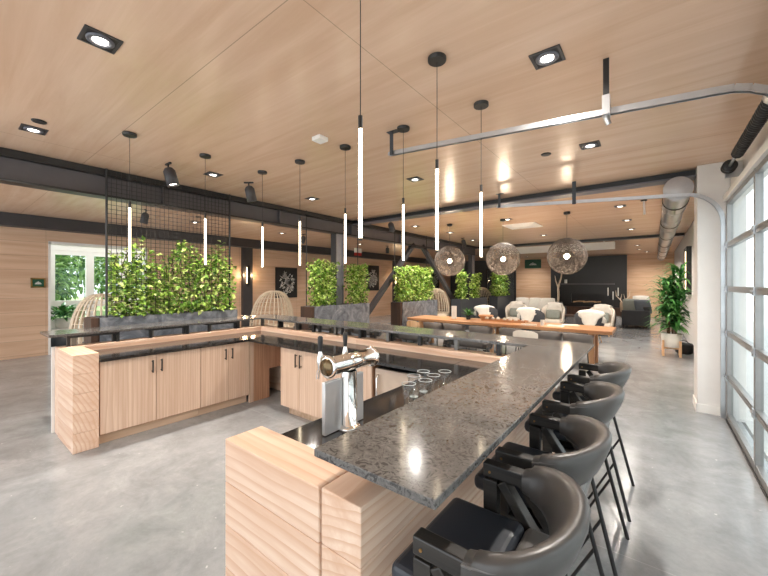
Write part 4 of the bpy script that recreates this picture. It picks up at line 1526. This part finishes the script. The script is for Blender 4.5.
MB().box(-1.1, 1.1, -.45, .40, .10, .44).build('base', dk, t, .03, 3)
MB().box(-1.1, 1.1, .22, .45, .44, .86).build('backrest', dk, t, .04, 3)
for x in (-1.15, 1.15):
    MB().box(x - .1, x + .1, -.45, .45, .10, .64).build('armrest', dk, t, .03, 3)
for k, (x, mt, l) in enumerate(((-4.85, M['throw'], 'white pillow on the left of the far sofa'), (-4.3, M['throw'], 'white pillow in the middle of the far sofa'), (-3.75, M['throw'], 'white pillow on the right of the far sofa'))):
    pillow((x, 16.72, .44), (.2, -.1, .1)[k], .58, .62, mt, l, tilt=.3)
t = thing('ottoman', 'dark brown bench between the lounge chairs and the right sofa', 'bench', (-1.55, 15.6, 0))
MB().box(-.38, .38, -.40, .40, .12, .50).build('seat', M['darkwood'], t, .03, 3)
for x in (-.32, .32):
    for y in (-.34, .34):
        MB().box(x - .025, x + .025, y - .025, y + .025, 0, .12).build('leg', M['black'], t)
t = thing('coffee_table', 'low dark table in the middle of the lounge', 'table', (-2.6, 15.6, 0))
MB().box(-.55, .55, -.35, .35, .36, .42).build('tabletop', M['darkwood'], t, .01)
for x in (-.48, .48):
    for y in (-.28, .28):
        MB().box(x - .03, x + .03, y - .03, y + .03, 0, .36).build('leg', M['black'], t)

# fireplace on the far wall
t = thing('fireplace', 'tall black fireplace panel with mantel shelf and log recess on the far wall', 'fireplace', (-2.95, 22.0, 0))
fp = MB()
fp.box(-1.80, 1.81, -.16, 0, 1.12, CZ - .03).box(-1.80, 1.81, -.16, 0, 0, .62).box(-1.80, -.75, -.16, 0, .62, 1.12).box(.75, 1.81, -.16, 0, .62, 1.12)
fp.build('surround', M['firebox'], t)
MB().box(-.75, .75, -.03, -.005, .62, 1.12).build('firebox_back', M['black'], t)
MB().box(-1.28, 1.28, -.38, -.16, 1.61, 1.69).build('mantel', M['beamweb'], t)
MB().box(-1.80, 1.81, -.55, -.16, 0, .42).build('hearth', M['darkwood'], t)
for k in range(5):
    x = -.5 + .25 * k
    MB().tube([(x - .16, -.10, .66 + .03 * (k % 2)), (x + .16, -.08, .70)], .035, 8).build('log', M['oak'], t)
t = thing('mantel_candle', 'white candle at the left of the mantel shelf', 'candle', (-3.95, 21.74, 1.68))
MB().cyl((0, 0, 0), .07, 0, .22, 14).build('jar', M['ceramic'], t)
MB().tube([(0, 0, .22), (0, 0, .25)], .006, 5).build('wick', M['black'], t)
t = thing('candelabra', 'black candelabra with white candles right of the firebox', 'candelabra', (-1.72, 21.62, .42))
MB().lathe([(.14, 0), (.14, .02), (.02, .05), (.02, .42)], n=16).tube([(-.22, 0, .62), (-.20, 0, .45), (0, 0, .36), (.20, 0, .45), (.22, 0, .62)], .016, 6).build('stand', M['black'], t)
for x, z in ((-.22, .62), (0, .42), (.22, .62)):
    MB().cyl((x, 0, 0), .025, z, z + .42, 10).build('candle', M['ceramic'], t)
t = thing('driftwood_branch', 'tall pale branch leaning beside the left of the fireplace', 'branch', (-4.35, 21.65, .42))
MB().tube([(0, 0, 0), (.04, .05, .6), (.02, .04, 1.0), (.16, .1, 1.6), (.20, .12, 2.0)], [.07, .06, .055, .04, .02], 8).build('trunk', M['wicker'], t)
MB().tube([(.02, .04, 1.0), (-.10, .02, 1.4), (-.14, .0, 1.7)], [.04, .03, .012], 6).build('twig', M['wicker'], t)
t = thing('antler_ornament', 'pale antler ornament at the right end of the hearth', 'ornament', (-1.30, 21.6, .42))
MB().lathe([(.10, 0), (.10, .05), (.03, .10), (.03, .22)], n=14).build('base', M['black'], t)
a = MB()
for s in (-1, 1):
    a.tube([(0, 0, .2), (s * .10, 0, .42), (s * .28, 0, .62), (s * .30, 0, .9)], [.03, .028, .02, .006], 6)
    a.tube([(s * .10, 0, .42), (s * .04, 0, .72)], [.02, .006], 6)
a.build('antler', M['wicker'], t)
# black framed glass doors on the dark part of the far wall
t = MB()
for x in (-6.8, -7.7, -8.6):
    t.box(x - .05, x + .05, 21.92, 22.0, 0, 2.6)
t.box(-8.65, -6.75, 21.92, 22.0, 2.52, 2.62)
d = struct(t, 'door_3', M['black'], 'black framed double door on the far dark wall')
struct(MB().box(-8.6, -6.8, 21.96, 21.97, .05, 2.55), 'door_pane', M['glass'], parent=d)

# ------------------------------------------------------------------ dracaena in a white pot on a wood stand
t = thing('potted_dracaena', 'tall green dracaena in a white pot on a wooden stand by the right wall', 'plant', (.30, 10.45, 0))
MB().lathe([(.155, .20), (.175, .22), (.195, .52), (.18, .52), (.17, .46)], n=28).build('pot', M['ceramic'], t)
MB().lathe([(.0005, .47), (.172, .46)], n=20).build('soil', M['soil'], t)
for k in range(4):
    a = PI / 4 + k * PI / 2
    MB().box(-.022, .022, -.022, .022, 0, .36).build('stand_leg', M['oak'], t).location = (.215 * math.cos(a), .215 * math.sin(a), 0)
sd = MB()
sd.bar((-.16, -.16, .18), (.16, .16, .18), .03, .035).bar((-.16, .16, .18), (.16, -.16, .18), .03, .035)
sd.build('stand_cross', M['oak'], t)
rnd = random.Random(31)
canes = [((.02, .0), 1.35), ((-.06, .05), 1.05), ((.06, -.05), .85), ((-.04, -.07), 1.2), ((.08, .06), 1.5)]
def p2_x(p, d, L):
    return p.x + d.x * L
f = MB()
cn = MB()
for (cx, cy), h in canes:
    cn.tube([(cx, cy, .46), (cx * 1.5, cy * 1.5, .46 + h * .6), (cx * 2.1, cy * 2.1, .46 + h)], [.022, .018, .014], 7)
    for q in range(120):
        u = rnd.uniform(.15, 1.06)
        a = rnd.uniform(0, 2 * PI)
        e = rnd.uniform(-.25, 1.2) * (1 if u > .3 else .7)
        d = Vector((math.cos(a) * math.cos(e), math.sin(a) * math.cos(e), math.sin(e)))
        p = Vector((cx * (1 + u * 1.1), cy * (1 + u * 1.1), .46 + h * u))
        L = rnd.uniform(.30, .50)
        # long arching strap leaf in three segments
        if p2_x(p, d, L) > .38:
            d.x = -abs(d.x)
        side = d.cross(Vector((0, 0, 1))).normalized()
        w_ = .027
        p1 = p + d * L * .4
        p2 = p1 + (d + Vector((0, 0, -.35))).normalized() * L * .35
        p3 = p2 + (d + Vector((0, 0, -.9))).normalized() * L * .3
        if max(q_.x for q_ in (p1, p2, p3)) > .40:
            continue
        f.add([p - side * w_ * .6, p + side * w_ * .6, p1 + side * w_, p2 + side * w_ * .8, p3, p2 - side * w_ * .8, p1 - side * w_],
              [(0, 1, 2, 6), (6, 2, 3, 5), (5, 3, 4)])
cn.build('cane', M['bark'], t)
f.build('foliage', M['leaf_dark'], t)
t = thing('floor_basket', 'dark round basket on the floor behind the dracaena', 'basket', (.55, 10.95, 0))
MB().lathe([(.12, 0), (.17, .03), (.17, .20), (.15, .24), (.13, .20)], n=18).build('body', M['black'], t)
MB().tube([(-.12, 0, .22), (0, 0, .32), (.12, 0, .22)], .01, 6).build('handle', M['black'], t)
